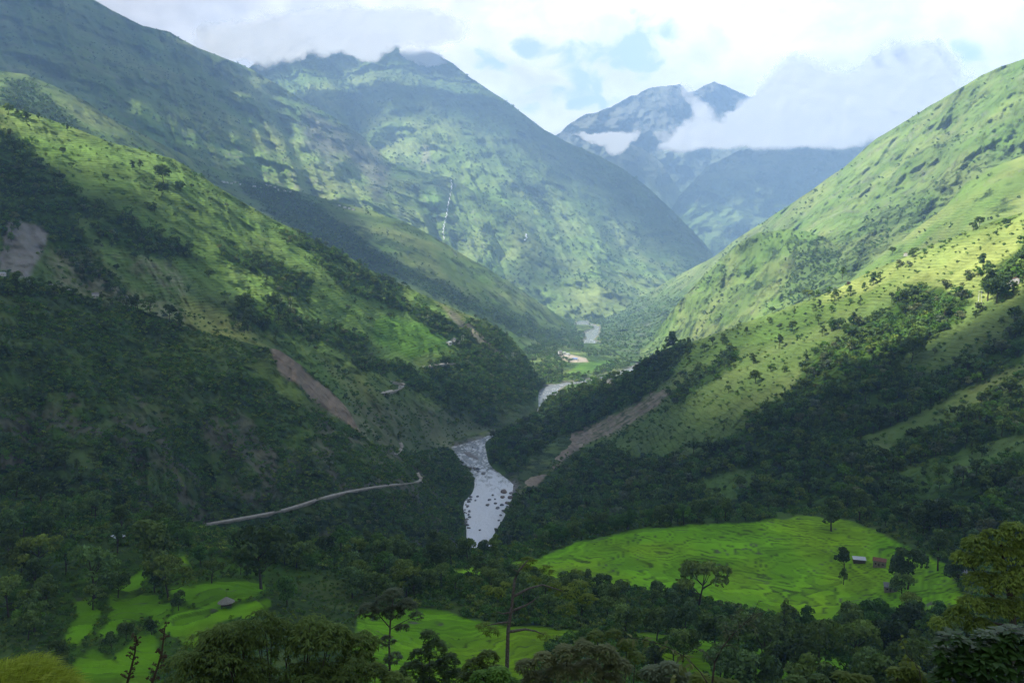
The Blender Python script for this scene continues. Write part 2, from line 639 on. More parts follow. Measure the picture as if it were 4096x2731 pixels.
def cover_far(U, V, P):
    c, sh = base_cover(P, 420, 3, 0.15, 0.25, 0.1)
    c = mixc(c, 0.75 * sst(640 - V, 120, 360), ROCK * 0.75)
    return c, U * 0, sh


def cover_center(U, V, P):
    c, sh = base_cover(P, 260, 4, -0.30, 0.22, 0.3)
    gu = sst(0.42 - LAYERS['center'].gv, -0.05, 0.28)
    c = mixc(c * 1.15, gu * 0.8, SHRUB)
    sh = np.clip(sh * 0.6 + gu, 0, 1)
    k = sst(fbm(P, 200, 4, 0.5, 77), -0.1, 0.3) * sst(V, 330, 520)
    c = mixc(c, k * 0.5, YELL)
    slide = soft(*warp(U, V, P, 60, 6), [(972, 330), (985, 335), (990, 375), (968, 378)], 3)
    c = mixc(c, slide * 0.5, EARTH)
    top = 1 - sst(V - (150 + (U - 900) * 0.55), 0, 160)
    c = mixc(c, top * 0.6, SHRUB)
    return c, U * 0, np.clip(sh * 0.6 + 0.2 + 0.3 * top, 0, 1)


def cover_left_mt(U, V, P):
    c, sh = base_cover(P, 210, 6, -0.30, 0.30, 0.4)
    gu = sst(0.42 - LAYERS['left_mt'].gv, -0.05, 0.28)
    c = mixc(c * 1.15, gu * 0.75, SHRUB)
    sh = np.clip(sh * 0.6 + gu, 0, 1)
    cl = soft(*warp(U, V, P, 90, 20), [(700, 250), (830, 310), (900, 380), (890, 420), (870, 470), (840, 400), (780, 350), (760, 380), (700, 330)], 18)
    c = mixc(c, cl * (0.45 + 0.4 * ridged(P * np.array([1, 1, 0.25]), 50, 4, 0.6, 3)), ROCK * 0.75)
    return c, U * 0, np.clip(sh * 0.7 + 0.2, 0, 1)


def cover_mid_left(U, V, P):
    c, sh = base_cover(P, 110, 8, -0.05, 0.25, 0.4)
    f = forest('mid_left_ridge', U, V, P)
    c = mixc(c, f * 0.9, SHRUB)
    t = polymask('mid_left_ridge', TERR, U, V, P, 20, 80, 15)
    return c, t * 0.7, np.clip(sh * 0.7 + f, 0, 1)


def cover_left(U, V, P):
    c, sh = base_cover(P, 75, 10, -0.22, 0.12, 0.5)
    t = polymask('left_slope', TERR, U, V, P, 18, 60, 18)
    k = sst(fbm(P, 60, 4, 0.5, 55), -0.15, 0.25)
    field = LUSH * 0.45 + GRASS * 0.75
    c = mixc(c, t * (0.55 + 0.4 * k), field)
    br = soft(*warp(U, V, P, 40, 8), [(855, 738), (900, 722), (1040, 770), (1052, 792), (940, 822), (865, 790)], 8)
    c = mixc(c, br * 0.9, LUSH * 1.15)
    br2 = soft(*warp(U, V, P, 40, 8), [(1000, 690), (1030, 690), (1080, 722), (1170, 780), (1120, 770), (1040, 730)], 6)
    c = mixc(c, br2 * 0.8, YELL)
    f = forest('left_slope', U, V, P)
    c = mixc(c, f * 0.9, LUSH * 0.45)
    scar = soft(*warp(U, V, P, 30, 14), [(0, 545), (30, 500), (112, 532), (90, 590), (60, 640), (0, 615)], 6)
    c = mixc(c, scar * (0.7 + 0.3 * ridged(P, 14, 4, 0.6, 9)), np.array([0.30, 0.28, 0.255]))
    pale = soft(*warp(U, V, P, 30, 26), [(110, 575), (200, 600), (300, 660), (430, 715), (480, 745), (430, 755), (250, 695), (120, 660)], 22)
    pale = np.maximum(pale, soft(*warp(U, V, P, 25, 22), [(270, 590), (340, 590), (430, 650), (420, 690), (330, 640)], 16))
    pk = pale * sst(fbm(P, 9, 4, 0.6, 71), -0.25, 0.25)
    c = mixc(c, pk * 0.75, PALE * 0.95)
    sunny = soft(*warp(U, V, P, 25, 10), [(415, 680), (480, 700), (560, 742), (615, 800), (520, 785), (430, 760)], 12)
    c = mixc(c, sunny * 0.85, YELL * np.array([1.7, 1.6, 1.3]))  # sunlit patch put into the ground colour as brighter grass
    slide = soft(*warp(U, V, P, 30, 10), [(1020, 705), (1060, 728), (1110, 770), (1165, 820), (1140, 815), (1090, 775), (1040, 740)], 5)
    c = mixc(c, slide * 0.75, EARTH * 0.85)
    # rock faces of the gorge
    gr = sst(V, 900, 960) * (1 - f * 0.4)
    rk = sst(ridged(P * np.array([1, 1, 0.35]), 26, 5, 0.6, 14), 0.42, 0.62) * gr
    c = mixc(c, gr * (1 - rk) * 0.6, SHRUB * 1.3)
    c = mixc(c, rk * 0.45, ROCK * 0.8)
    veg = np.clip(sh * 0.6 * (1 - t) + f + 0.15, 0, 1) * (1 - scar) * (1 - slide) * (1 - rk)
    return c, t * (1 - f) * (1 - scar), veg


def cover_near_left(U, V, P):
    c, sh = base_cover(P, 42, 12, 0.16, 0.2, 0.6)
    f = forest('near_left_slope', U, V, P)
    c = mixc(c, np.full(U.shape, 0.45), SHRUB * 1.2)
    c = mixc(c, f * 0.6, SHRUB)
    g = sst(fbm(P, 55, 4, 0.55, 21), -0.05, 0.4) * 0.7
    c = mixc(c, g, LUSH * 0.7)
    br = soft(*warp(U, V, P, 25, 14), [(560, 835), (620, 825), (650, 868), (690, 895), (800, 975), (720, 945), (640, 905)], 9)
    br = np.maximum(br, soft(*warp(U, V, P, 25, 14), [(400, 765), (540, 780), (560, 810), (440, 800)], 10))
    c = mixc(c, br * 0.9, LUSH * 0.55 + YELL * 0.5)
    t = polymask('near_left_slope', TERR, U, V, P, 10, 25, 8)
    sl = soft(*warp(U, V, P, 14, 9), SLIDE_L, 4)
    sc = EARTH * np.array([0.92, 0.86, 0.80]) * (0.65 + 0.7 * ridged(np.stack([(U + V * 0.8) / 1, (U - V) * 0.12, U * 0], -1), 26, 4, 0.6, 2))[..., None]
    c = c * (1 - sl[..., None]) + sc * sl[..., None]
    rk = sst(ridged(P * np.array([1, 1, 0.45]), 24, 5, 0.6, 24), 0.50, 0.68) * sst(V + fbm(P, 60, 3, 0.5, 2) * 80, 880, 980) * sst(fbm(P, 70, 3, 0.5, 88), -0.12, 0.2)
    for p in [[(125, 950), (150, 945), (180, 985), (165, 1000)], [(150, 905), (170, 900), (185, 930), (160, 935)], [(305, 905), (345, 925), (325, 940)], [(545, 1010), (600, 1030), (590, 1050), (550, 1035)],
              [(600, 1010), (640, 1030), (625, 1050)], [(745, 1075), (785, 1080), (770, 1105)], [(770, 1110), (880, 1100), (905, 1112), (790, 1130)], [(450, 1180), (465, 1180), (470, 1210), (452, 1212)],
              [(0, 1040), (60, 1030), (50, 1070), (0, 1075)], [(930, 1140), (980, 1150), (960, 1170)]]:
        rk = np.maximum(rk, soft(*warp(U, V, P, 14, 9), p, 4) * sst(ridged(P, 9, 3, 0.5, 6), 0.0, 0.35))
    c = mixc(c, rk * 0.55, ROCK * np.array([1.0, 0.92, 0.85]))
    veg = np.clip(sh * 0.8 + f + 0.25, 0, 1) * (1 - sl) * (1 - rk) * (1 - br * 0.7)
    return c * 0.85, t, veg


def cover_right_hill(U, V, P):
    c, sh = base_cover(P, 95, 14, -0.32, 0.22, 0.35)
    gu = sst(0.40 - LAYERS['right_hill'].gv, -0.05, 0.3)
    c = mixc(c, gu * 0.5, SHRUB)
    sh = np.clip(sh * 0.7 + gu * 0.7, 0, 1)
    g = soft(*warp(U, V, P, 90, 20), [(1820, 650), (1900, 560), (2040, 480), (2200, 380), (2352, 330), (2352, 400), (2150, 500), (1950, 640), (1850, 700)], 25)
    c = mixc(c, g * 0.45, SHRUB)
    v = sst(V, 640, 730) * sst(-U, -1800, -1600)
    c = mixc(c, v * 0.75, SHRUB * 1.2)
    rk = sst(fbm(P, 40, 4, 0.6, 4), 0.15, 0.4) * (1 - g)
    c = mixc(c, rk * 0.35, ROCK * 0.9)
    return c, U * 0, np.clip(sh * 0.5 + g * 0.7 + v * 0.5 + 0.2, 0, 1)


def cover_knoll(U, V, P):
    c, sh = base_cover(P, 70, 15, -0.10, 0.26, 0.4)
    g = soft(*warp(U, V, P, 60, 18), [(1800, 560), (1880, 530), (1960, 590), (2000, 640), (1860, 690), (1780, 690), (1830, 620)], 25)
    c = mixc(c, g * 0.55, SHRUB)
    top = soft(U, V, [(1690, 560), (1740, 528), (1850, 525), (1900, 545), (1840, 560), (1760, 600), (1700, 640)], 25)
    c = mixc(c, top * 0.6, LUSH * 0.6 + GRASS * 0.5)
    return c, U * 0, np.clip(sh * 0.7 + g * 0.7 + 0.25, 0, 1)


def cover_spur(U, V, P):
    c, sh = base_cover(P, 60, 17, -0.25, 0.24, 0.3)
    t = polymask('grassy_knoll', TERR, U, V, P, 25, 50, 18)
    return c, t * 0.6, np.clip(sh * 0.6, 0, 1)


def cover_right(U, V, P):
    c, sh = base_cover(P, 48, 18, -0.2, 0.12, 0.4)
    t = polymask('right_slope', TERR, U, V, P, 18, 45, 16)
    k = sst(fbm(P, 45, 4, 0.5, 61), -0.2, 0.3)
    c = mixc(c, t * 0.55, GRASS)
    up = soft(*warp(U, V, P, 50, 20), [(1900, 660), (2352, 495), (2352, 700), (2230, 690), (2130, 660), (1990, 690), (1880, 720)], 22)
    c = mixc(c, up * (0.45 + 0.4 * k), YELL * np.array([1.45, 1.42, 1.25]))
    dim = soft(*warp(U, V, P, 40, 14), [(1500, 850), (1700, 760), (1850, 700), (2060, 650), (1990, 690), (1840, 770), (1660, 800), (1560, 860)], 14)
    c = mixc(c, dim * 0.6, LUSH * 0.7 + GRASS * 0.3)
    f = forest('right_slope', U, V, P)
    low = sst(V, 1000, 1150) * (1 - f)
    c = mixc(c, low * 0.7, LUSH * 0.75)
    c = mixc(c, f * 0.9, LUSH * 0.45)
    U2, V2 = warp(U, V, P, 18, 14)
    sl = soft(U2, V2, SLIDE_R, 5)
    sl = sl * (0.55 + 0.45 * sst(fbm(P, 10, 4, 0.6, 91), -0.35, 0.1))
    sl = np.maximum(sl, soft(*warp(U, V, P, 14, 5), SLIDE_FOOT, 4))
    c = mixc(c, sl * 0.95, EARTH * np.array([1.12, 1.02, 0.95]))
    c = mixc(c, sl * sst(fbm(P, 6, 3, 0.6, 95), 0.1, 0.35) * 0.6, ROCK * 1.5)
    c = c * (1 + sl * (0.55 * fbm(np.stack([(U + V) * 0.12, (U - V) * 0.5, U * 0], -1), 5, 3, 0.7, 97)))[..., None]
    c = mixc(c, sl * sst(fbm(P, 12, 4, 0.6, 96), 0.12, 0.3) * sst(U, 1290, 1360) * 0.8, LUSH * 0.4)
    return c, t * (1 - f) * (1 - sl), np.clip(sh * 0.5 * (1 - t) + f + 0.1, 0, 1) * (1 - sl)


Layer('far_peak', [(1000, 430), (1200, 350), (1285, 305), (1330, 270), (1400, 245), (1450, 222), (1500, 200), (1525, 198), (1560, 193), (1580, 212), (1600, 205), (1640, 186), (1690, 205), (1740, 235), (1800, 275), (1900, 330), (2100, 420)],
      [(1000, 430, 8332), (1285, 305, 8248), (1500, 200, 8416), (1640, 188, 8626), (1900, 330, 8752), (1400, 500, 7828), (1560, 320, 8122), (1650, 540, 7702), (2100, 600, 7912), (1000, 600, 7912)],
      [(1000, 620), (2100, 620)], [('r', 1000, 420, 6), ('f', 300, 190, 6)], 9.0, step=3, seed=2, back=0.6).build(
    "mountain", M_FAR, "far hazy blue peak with two summits wrapped in white cloud", "mountain", cover_far)
Layer('far_spur', [(1300, 420), (1395, 352), (1440, 330), (1475, 340), (1520, 375), (1560, 435), (1620, 520), (1700, 590)],
      [(1300, 420, 7450), (1440, 330, 7492), (1560, 440, 7408), (1620, 520, 7324), (1400, 560, 6988), (1550, 600, 6946), (1300, 600, 7030), (1700, 590, 7198)],
      [(1300, 620), (1700, 620)], [('r', 900, 220, 5), ('f', 300, 80, 4)], 4.0, step=4, seed=3, back=0.5).build(
    "mountain", M_FAR, "pale blue spur running down below the cloud on the far peak", "mountain", cover_far)
Layer('blue_ridge', [(1480, 600), (1530, 500), (1560, 450), (1620, 385), (1700, 345), (1800, 325), (1900, 300), (2000, 270), (2200, 240), (2400, 240)],
      [(1480, 600, 6862), (1560, 450, 6988), (1700, 345, 7114), (2000, 270, 7198), (2400, 240, 7198), (1640, 590, 6442), (1800, 600, 6400), (2000, 620, 6400), (2400, 620, 6442), (1750, 470, 6778)],
      [(1480, 640), (2400, 640)], [('r', 700, 260, 6), ('f', 250, 110, 5)], 4.0, step=4, seed=4, back=0.4).build(
    "mountain", M_FAR, "dark blue shaded ridge under the flat cloud base at the valley's end", "mountain", cover_far)
Layer('center', [(430, 210), (560, 165), (600, 135), (650, 105), (700, 94), (760, 104), (830, 112), (890, 101), (930, 106), (1000, 124), (1040, 145), (1080, 178), (1150, 224), (1200, 260), (1250, 298), (1300, 325), (1380, 360), (1430, 387), (1480, 425), (1540, 478), (1590, 528), (1620, 560), (1640, 590), (1680, 640)],
      [(430, 210, 6200), (600, 135, 6300), (890, 103, 6500), (1080, 180, 6300), (1300, 325, 5900), (1480, 425, 5600), (1600, 540, 5200), (1680, 650, 4900), (960, 265, 5650), (1100, 400, 4950), (1200, 520, 4500),
       (1400, 690, 3950), (1250, 690, 3900), (880, 500, 4700), (1550, 640, 4500), (1480, 560, 5050), (1330, 520, 4750), (1250, 330, 5650), (600, 500, 5000), (430, 500, 5100)],
      [(430, 480), (900, 560), (1250, 740), (1680, 740)], [('r', 900, 190, 6), ('f', 240, 120, 6)], 3.0, step=3, seed=5, gully=(0.62, 0.78, 95, 420, 250), back=0.4).build(
    "mountain", M_MID, "great pointed mountain in the middle, its upper half shaded and its foot sunlit", "mountain", cover_center)
Layer('left_mt', [(-120, -120), (0, -80), (140, -40), (215, 0), (260, 25), (330, 60), (390, 74), (450, 108), (560, 150), (640, 195), (700, 234), (760, 264), (830, 310), (870, 348), (900, 374), (960, 392), (1035, 408), (1090, 440), (1160, 510), (1230, 590), (1290, 640), (1330, 680)],
      [(-120, -120, 4268), (0, -80, 4390), (215, 0, 4512), (390, 75, 4634), (640, 195, 4756), (830, 310, 4817), (900, 375, 4756), (1035, 410, 4756), (1160, 510, 4634), (1330, 680, 4390), (0, 200, 3109), (-120, 200, 3049), (300, 320, 3231),
       (600, 450, 3536), (850, 500, 3841), (1000, 560, 4085), (1150, 650, 4085), (480, 250, 4024), (720, 330, 4329), (200, 150, 3719)],
      [(-120, 330), (300, 420), (600, 480), (900, 560), (1150, 690), (1330, 760)], [('r', 620, 200, 6), ('f', 190, 110, 6)], 3.0, step=3, seed=6, gully=(0.35, 0.93, 120, 480, 290), back=0.35).build(
    "mountain", M_MID, "tall hazy green mountain filling the upper left, cliffs at its right end", "mountain", cover_left_mt)
Layer('right_hill', [(1380, 722), (1400, 715), (1450, 692), (1500, 665), (1540, 640), (1600, 610), (1640, 590), (1690, 550), (1720, 530), (1760, 505), (1800, 480), (1850, 447), (1900, 410), (1940, 385), (1980, 347), (2010, 320), (2050, 296), (2100, 265), (2150, 236), (2200, 205), (2250, 176), (2300, 152), (2352, 135), (2480, 90)],
      [(1380, 722, 3900), (2352, 135, 2100), (2480, 90, 2000), (2200, 205, 2300), (2050, 295, 2500), (1940, 385, 2600), (1800, 480, 2800), (1690, 550, 3100), (1540, 640, 3600), (1400, 715, 3850), (2352, 400, 1650), (2480, 400, 1600), (2100, 500, 1800), (1900, 560, 2000),
       (1700, 640, 2500), (1550, 720, 2800), (1450, 790, 2440), (1500, 800, 2320), (1380, 760, 2930)],
      [(1380, 790), (1450, 830), (1550, 830), (1800, 720), (2000, 660), (2480, 470)], [('r', 260, 70, 6), ('f', 80, 36, 6)], 3.0, step=3, seed=7, gully=(-0.45, 0.9, 90, 420, 95), back=0.4).build(
    "mountain", M_MID, "long sunlit grassy mountainside descending from the upper right corner", "mountain", cover_right_hill)
Layer('knoll', [(1470, 800), (1490, 790), (1520, 745), (1560, 692), (1600, 650), (1650, 600), (1700, 558), (1740, 534), (1800, 527), (1850, 530), (1900, 547), (1940, 583), (2000, 640), (2060, 690)],
      [(1470, 800, 2250), (1560, 690, 2150), (1650, 600, 2100), (1740, 535, 2000), (1850, 530, 1900), (1940, 585, 1800), (2060, 690, 1600), (1500, 815, 2080), (1600, 785, 1900), (1750, 730, 1700), (1900, 690, 1600), (1480, 850, 1850), (1750, 630, 1900)],
      [(1470, 850), (1560, 840), (1800, 760), (2060, 720)], [('r', 180, 40, 6), ('f', 60, 22, 6)], 3.0, step=3, seed=8, gully=(-0.3, 0.95, 70, 320, 50), back=0.3).build(
    "hill", M_MID, "rounded green knoll with wooded right flank below the big right mountainside", "hill", cover_knoll)
Layer('spur', [(1900, 690), (1930, 662), (1990, 612), (2040, 576), (2097, 531), (2170, 476), (2218, 421), (2280, 385), (2352, 356), (2480, 310)],
      [(1900, 690, 1480), (1990, 610, 1480), (2097, 531, 1450), (2218, 421, 1400), (2352, 355, 1350), (2480, 310, 1300), (2352, 520, 1120), (2480, 500, 1080), (2150, 600, 1230), (2000, 670, 1330)],
      [(1900, 720), (2000, 670), (2200, 590), (2480, 520)], [('r', 130, 22, 5), ('f', 50, 12, 5)], 3.0, step=3, seed=9, back=0.25).build(
    "hill", M_MID, "yellow green spur with grey outcrops at the right edge above the terraces", "hill", cover_spur)
Layer('mid_left_ridge', [(-100, 150), (0, 163), (60, 171), (130, 200), (200, 236), (270, 283), (330, 310), (400, 345), (470, 378), (540, 398), (640, 426), (760, 460), (850, 482), (930, 510), (1000, 545), (1060, 582), (1130, 622), (1200, 668), (1260, 707), (1300, 738), (1330, 770)],
      [(-100, 150, 2072), (0, 163, 2128), (200, 237, 2240), (400, 345, 2408), (540, 398, 2800), (760, 460, 2822), (930, 510, 2777), (1060, 582, 2744), (1200, 668, 2800), (1330, 770, 2912), (-100, 300, 1624), (0, 300, 1680), (300, 400, 1904), (600, 520, 2072), (850, 620, 2128),
       (1050, 700, 2195), (1200, 770, 2296), (1300, 810, 2441)],
      [(-100, 290), (300, 420), (640, 560), (930, 690), (1130, 780), (1250, 830), (1330, 830)], [('r', 260, 40, 5), ('f', 70, 20, 5)], 3.0, step=3, seed=10, gully=(0.4, 0.9, 110, 420, 40), back=0.25).build(
    "hill", M_MID, "dark shaded ridge with a hamlet behind the terraced left slope", "hill", cover_mid_left)
Layer('left_slope', [(-100, 225), (0, 240), (50, 254), (100, 270), (150, 286), (200, 305), (250, 326), (330, 346), (400, 366), (460, 400), (500, 430), (560, 465), (640, 510), (720, 550), (800, 590), (860, 625), (930, 656), (1000, 690), (1080, 725), (1130, 742), (1170, 772), (1210, 815), (1235, 860), (1242, 890), (1255, 920)],
      [(-100, 225, 1130), (0, 240, 1150), (200, 305, 1200), (400, 365, 1250), (640, 510, 1350), (860, 625, 1450), (1000, 690, 1550), (1130, 740, 1650), (1242, 890, 1593), (1255, 920, 1560), (1240, 930, 1400), (1150, 985, 1200), (1040, 1025, 1083), (1100, 1005, 1140), (1140, 1040, 1070), (0, 620, 800), (-100, 620, 780), (200, 680, 830),
       (430, 750, 880), (600, 800, 930), (850, 900, 1010), (950, 960, 1060), (640, 640, 1120), (900, 780, 1260), (300, 480, 1010), (1050, 850, 1330), (1010, 930, 1150)],
      [(-100, 680), (0, 690), (200, 730), (430, 800), (640, 860), (760, 960), (900, 1060), (1000, 1080), (1140, 1060), (1210, 980), (1255, 930)], [('r', 120, 24, 6), ('f', 40, 12, 6)], 2.5, step=2.6, seed=11, gully=(0.5, 0.86, 90, 380, 26), back=0.2).build(
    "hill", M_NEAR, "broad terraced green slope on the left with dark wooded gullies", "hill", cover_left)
Layer('near_left_slope', [(-100, 625), (0, 638), (100, 654), (200, 680), (300, 706), (400, 736), (430, 755), (520, 775), (610, 798), (640, 802), (700, 845), (750, 885), (800, 940), (830, 995), (860, 1022), (905, 1028), (930, 1035), (960, 1040), (1000, 1030), (1035, 1027), (1050, 1045), (1068, 1065), (1092, 1100), (1110, 1130), (1140, 1180)],
      [(-100, 625, 630), (0, 640, 640), (200, 680, 690), (430, 755, 740), (640, 803, 790), (800, 940, 815), (905, 1030, 840), (1035, 1027, 1083), (1062, 1062, 998), (1092, 1100, 921), (1087, 1130, 868), (1066, 1152, 833), (1072, 1200, 766), (1072, 1250, 708),
       (1130, 1150, 880), (1120, 1230, 780), (1110, 1090, 990), (990, 1130, 800), (960, 1110, 770), (0, 1080, 490), (-100, 1080, 480), (250, 1150, 500), (450, 1210, 560), (700, 1180, 620), (900, 1250, 610), (1040, 1280, 670), (300, 900, 600), (600, 950, 690), (0, 1350, 430), (450, 1350, 500), (900, 1350, 560)],
      [(-100, 1330), (0, 1330), (450, 1330), (900, 1320), (1140, 1300)], [('r', 75, 17, 6), ('f', 24, 7, 6)], 2.5, step=2.6, seed=12, gully=(0.15, 0.98, 110, 380, 16), back=0.15).build(
    "hill", M_NEAR, "steep shaded slope at lower left above the near river, with a bare landslide scar", "hill", cover_near_left)
Layer('right_slope', [(1085, 1035), (1112, 1018), (1130, 1002), (1170, 980), (1200, 960), (1240, 928), (1260, 912), (1320, 892), (1390, 872), (1450, 851), (1500, 817), (1540, 797), (1570, 790), (1620, 775), (1700, 746), (1780, 716), (1850, 690), (1920, 665), (2000, 621), (2090, 586), (2150, 560), (2200, 541), (2300, 501), (2352, 489), (2480, 450)],
      [(1085, 1035, 1150), (1112, 1020, 1097), (1240, 928, 1405), (2352, 490, 900), (2480, 450, 850), (2200, 540, 960), (2000, 620, 1030), (1780, 715, 1100), (1570, 790, 1180), (1450, 850, 1280), (1320, 890, 1390), (1170, 980, 1210), (1120, 1060, 1000), (1145, 1085, 949), (1178, 1112, 898), (1168, 1160, 821), (1155, 1190, 779), (1130, 1235, 723),
       (1090, 1100, 990), (1110, 1160, 880), (1080, 1240, 790), (1250, 1150, 800), (1300, 1240, 640), (1480, 1150, 690), (1480, 1225, 570), (1800, 1190, 520), (1800, 1130, 590), (2050, 1210, 450), (2352, 1250, 370), (2480, 1250, 340), (2352, 1100, 455), (2352, 800, 650), (2352, 650, 760), (2100, 900, 690), (1900, 1000, 660), (1700, 900, 870), (1500, 1000, 920),
       (1350, 1000, 1070), (1250, 1040, 1020), (1650, 1100, 690), (1200, 1280, 620), (1480, 1300, 520), (1800, 1260, 480), (2050, 1300, 400)],
      [(1085, 1250), (1200, 1290), (1480, 1290), (1800, 1240), (2050, 1260), (2352, 1330), (2480, 1340)], [('r', 70, 9, 5), ('f', 26, 4, 5)], 2.5, step=2.6, seed=13, gully=(-0.75, 0.66, 95, 420, 16), back=0.2).build(
    "hill", M_NEAR, "right hand slope of sunlit terraces above dark wooded gullies", "hill", cover_right)

# ---------------------------------------------------------------- valley floor with the river bed
RIVER_NEAR_L = [(1068, 1275), (1070, 1250), (1068, 1200), (1066, 1152), (1086, 1130), (1092, 1100), (1064, 1062), (1035, 1027)]
RIVER_NEAR_R = [(1112, 1275), (1128, 1240), (1155, 1190), (1170, 1160), (1178, 1112), (1145, 1085), (1120, 1055), (1125, 1006)]
RIVER = [
    RIVER_NEAR_L + [(1100, 1010), (1160, 985), (1200, 955), (1236, 925), (1239, 900), (1262, 884), (1300, 879), (1345, 873), (1400, 861), (1470, 838), (1475, 850), (1400, 865), (1345, 877), (1300, 884), (1284, 892),
                    (1272, 912), (1258, 922), (1230, 945), (1190, 975), (1140, 1000), (1118, 1008)] + RIVER_NEAR_R[::-1],
    [(1470, 838), (1460, 825), (1403, 803), (1400, 793), (1370, 790), (1335, 788), (1350, 776), (1342, 766), (1352, 760), (1366, 756), (1366, 748), (1320, 745), (1332, 733), (1348, 728), (1352, 735), (1348, 742), (1376, 750),
     (1374, 766), (1362, 780), (1372, 786), (1420, 795), (1452, 808), (1480, 826), (1475, 850)],
]


def plane_d(V, z=0.0):
    return (EYE[2] - z) / np.tan(PITCH + np.arctan((np.asarray(V, float) - CY) / F))


def world_xy(poly, z=0.0):
    p = np.asarray(poly, float)
    P = unproj(p[:, 0], p[:, 1], plane_d(p[:, 1], z))
    # unproj keeps the distance; the height follows from V
    return P


RIVER_W = [world_xy(p) for p in RIVER]


def river_mask(X, Y, w):
    k = np.full(X.shape, -1e9)
    for p in RIVER_W:
        s = np.where(inpoly(X, Y, p[:, :2]), 1.0, -1.0) * polydist(X, Y, p[:, :2])
        k = np.maximum(k, s)
    return k          # metres inside the water


vu = np.linspace(960, 1760, 480)
vd = np.exp(np.linspace(math.log(640), math.log(4300), 620))
VX = (vu[None] - CX) / F * vd[:, None] * 1.0
VY = np.broadcast_to(vd[:, None], VX.shape)
VP = np.stack([VX, VY, VX * 0], -1)
rm = river_mask(VX, VY, 1.0)
VZ = np.where(rm > 0, -2.5, 0) + sst(-rm, -2, 12) * (3.0 + 3.5 * fbm(VP, 60, 4, 0.5, 5)) + sst(-rm, 30, 260) * 14
VP = np.stack([VX, VY, VZ], -1)
vc, vsh = base_cover(VP, 80, 30, 0.15, 0.0, 0.6)
bank = sst(-rm, 14, 2) * sst(fbm(VP, 40, 3, 0.5, 60), -0.5, 0.1)
vc = mixc(vc, bank * 0.9, ROCK * 1.1)
VU, VV, _ = proj(VP)
gf = soft(VU, VV, [(1300, 858), (1330, 835), (1400, 828), (1410, 835), (1350, 858), (1310, 866)], 4)
vc = mixc(vc, gf * 0.6, LUSH)
gf2 = soft(VU, VV, [(1280, 815), (1298, 811), (1346, 822), (1352, 831), (1310, 832), (1288, 824)], 2)
vc = mixc(vc, gf2, EARTH * 1.35)
gf3 = soft(VU, VV, [(1370, 730), (1440, 705), (1470, 695), (1480, 710), (1400, 740)], 6)
vc = mixc(vc, gf3 * 0.7, LUSH)
clear_floor = np.clip(gf + gf2 + gf3 * 0.7, 0, 1)
vf = mesh_obj("valley", VP.reshape(-1, 3), grid_faces(*VX.shape)[:, ::-1], M_NEAR,
              attrs={'cover': vc.reshape(-1, 3), 'terrace': np.zeros(VX.size), 'veg': (np.clip(vsh + 0.3, 0, 1) * (1 - bank) * (1 - clear_floor)).ravel()})
tag(vf, "wooded valley floor along the winding river", "valley", None, 'structure')

# water
m_water, t, out = new_mat("river_water")
pos = t.node('ShaderNodeNewGeometry').outputs['Position']
foam_a = t.node('ShaderNodeAttribute', attribute_name='foam').outputs['Fac']
flow = t.vmath('MULTIPLY', pos, (1.0, 0.45, 1.0))
n1 = t.noise(flow, 0.16, 7, 0.62, 0.8)
n2 = t.noise(flow, 0.045, 4, 0.6, 0.5)
th = t.math('SUBTRACT', 0.70, t.math('MULTIPLY', foam_a, 0.28))
foam = t.ramp(t.math('ADD', t.math('MULTIPLY', n1, 0.7), t.math('MULTIPLY', n2, 0.3)), t.math('SUBTRACT', th, 0.10), t.math('ADD', th, 0.05))
b = t.node('ShaderNodeBsdfPrincipled')
t.put(b.inputs['Base Color'], t.mix(foam, (0.22, 0.24, 0.25, 1), (0.80, 0.82, 0.84, 1)))
t.put(b.inputs['Roughness'], t.math('ADD', t.math('MULTIPLY', foam, 0.4), 0.25))
bp = t.node('ShaderNodeBump')
bp.inputs['Strength'].default_value = 0.7
bp.inputs['Distance'].default_value = 1.2
t.put(bp.inputs['Height'], n1)
t.put(b.inputs['Normal'], bp.outputs[0])
t.put(out.inputs[0], b.outputs[0])
msk = rm > -9
wz = VX * 0 + 0.3 + 0.25 * fbm(VP, 7, 3, 0.5, 3)
idx = -np.ones(VX.size, int)
F4 = grid_faces(*VX.shape)[:, ::-1]
keep = msk.ravel()[F4].any(1)
F4 = F4[keep]
used = np.unique(F4)
idx[used] = np.arange(len(used))
WV = np.stack([VX.ravel(), VY.ravel(), wz.ravel()], -1)[used]
foam_v = 0.42 + 0.85 * sst(WV[:, 1], 980, 800) - 0.25 * sst(WV[:, 1], 1200, 1400)
river = mesh_obj("river", WV, idx[F4], m_water, attrs={'foam': foam_v})
tag(river, "grey white river rushing through the gorge and winding up the valley", "river", None, 'structure')

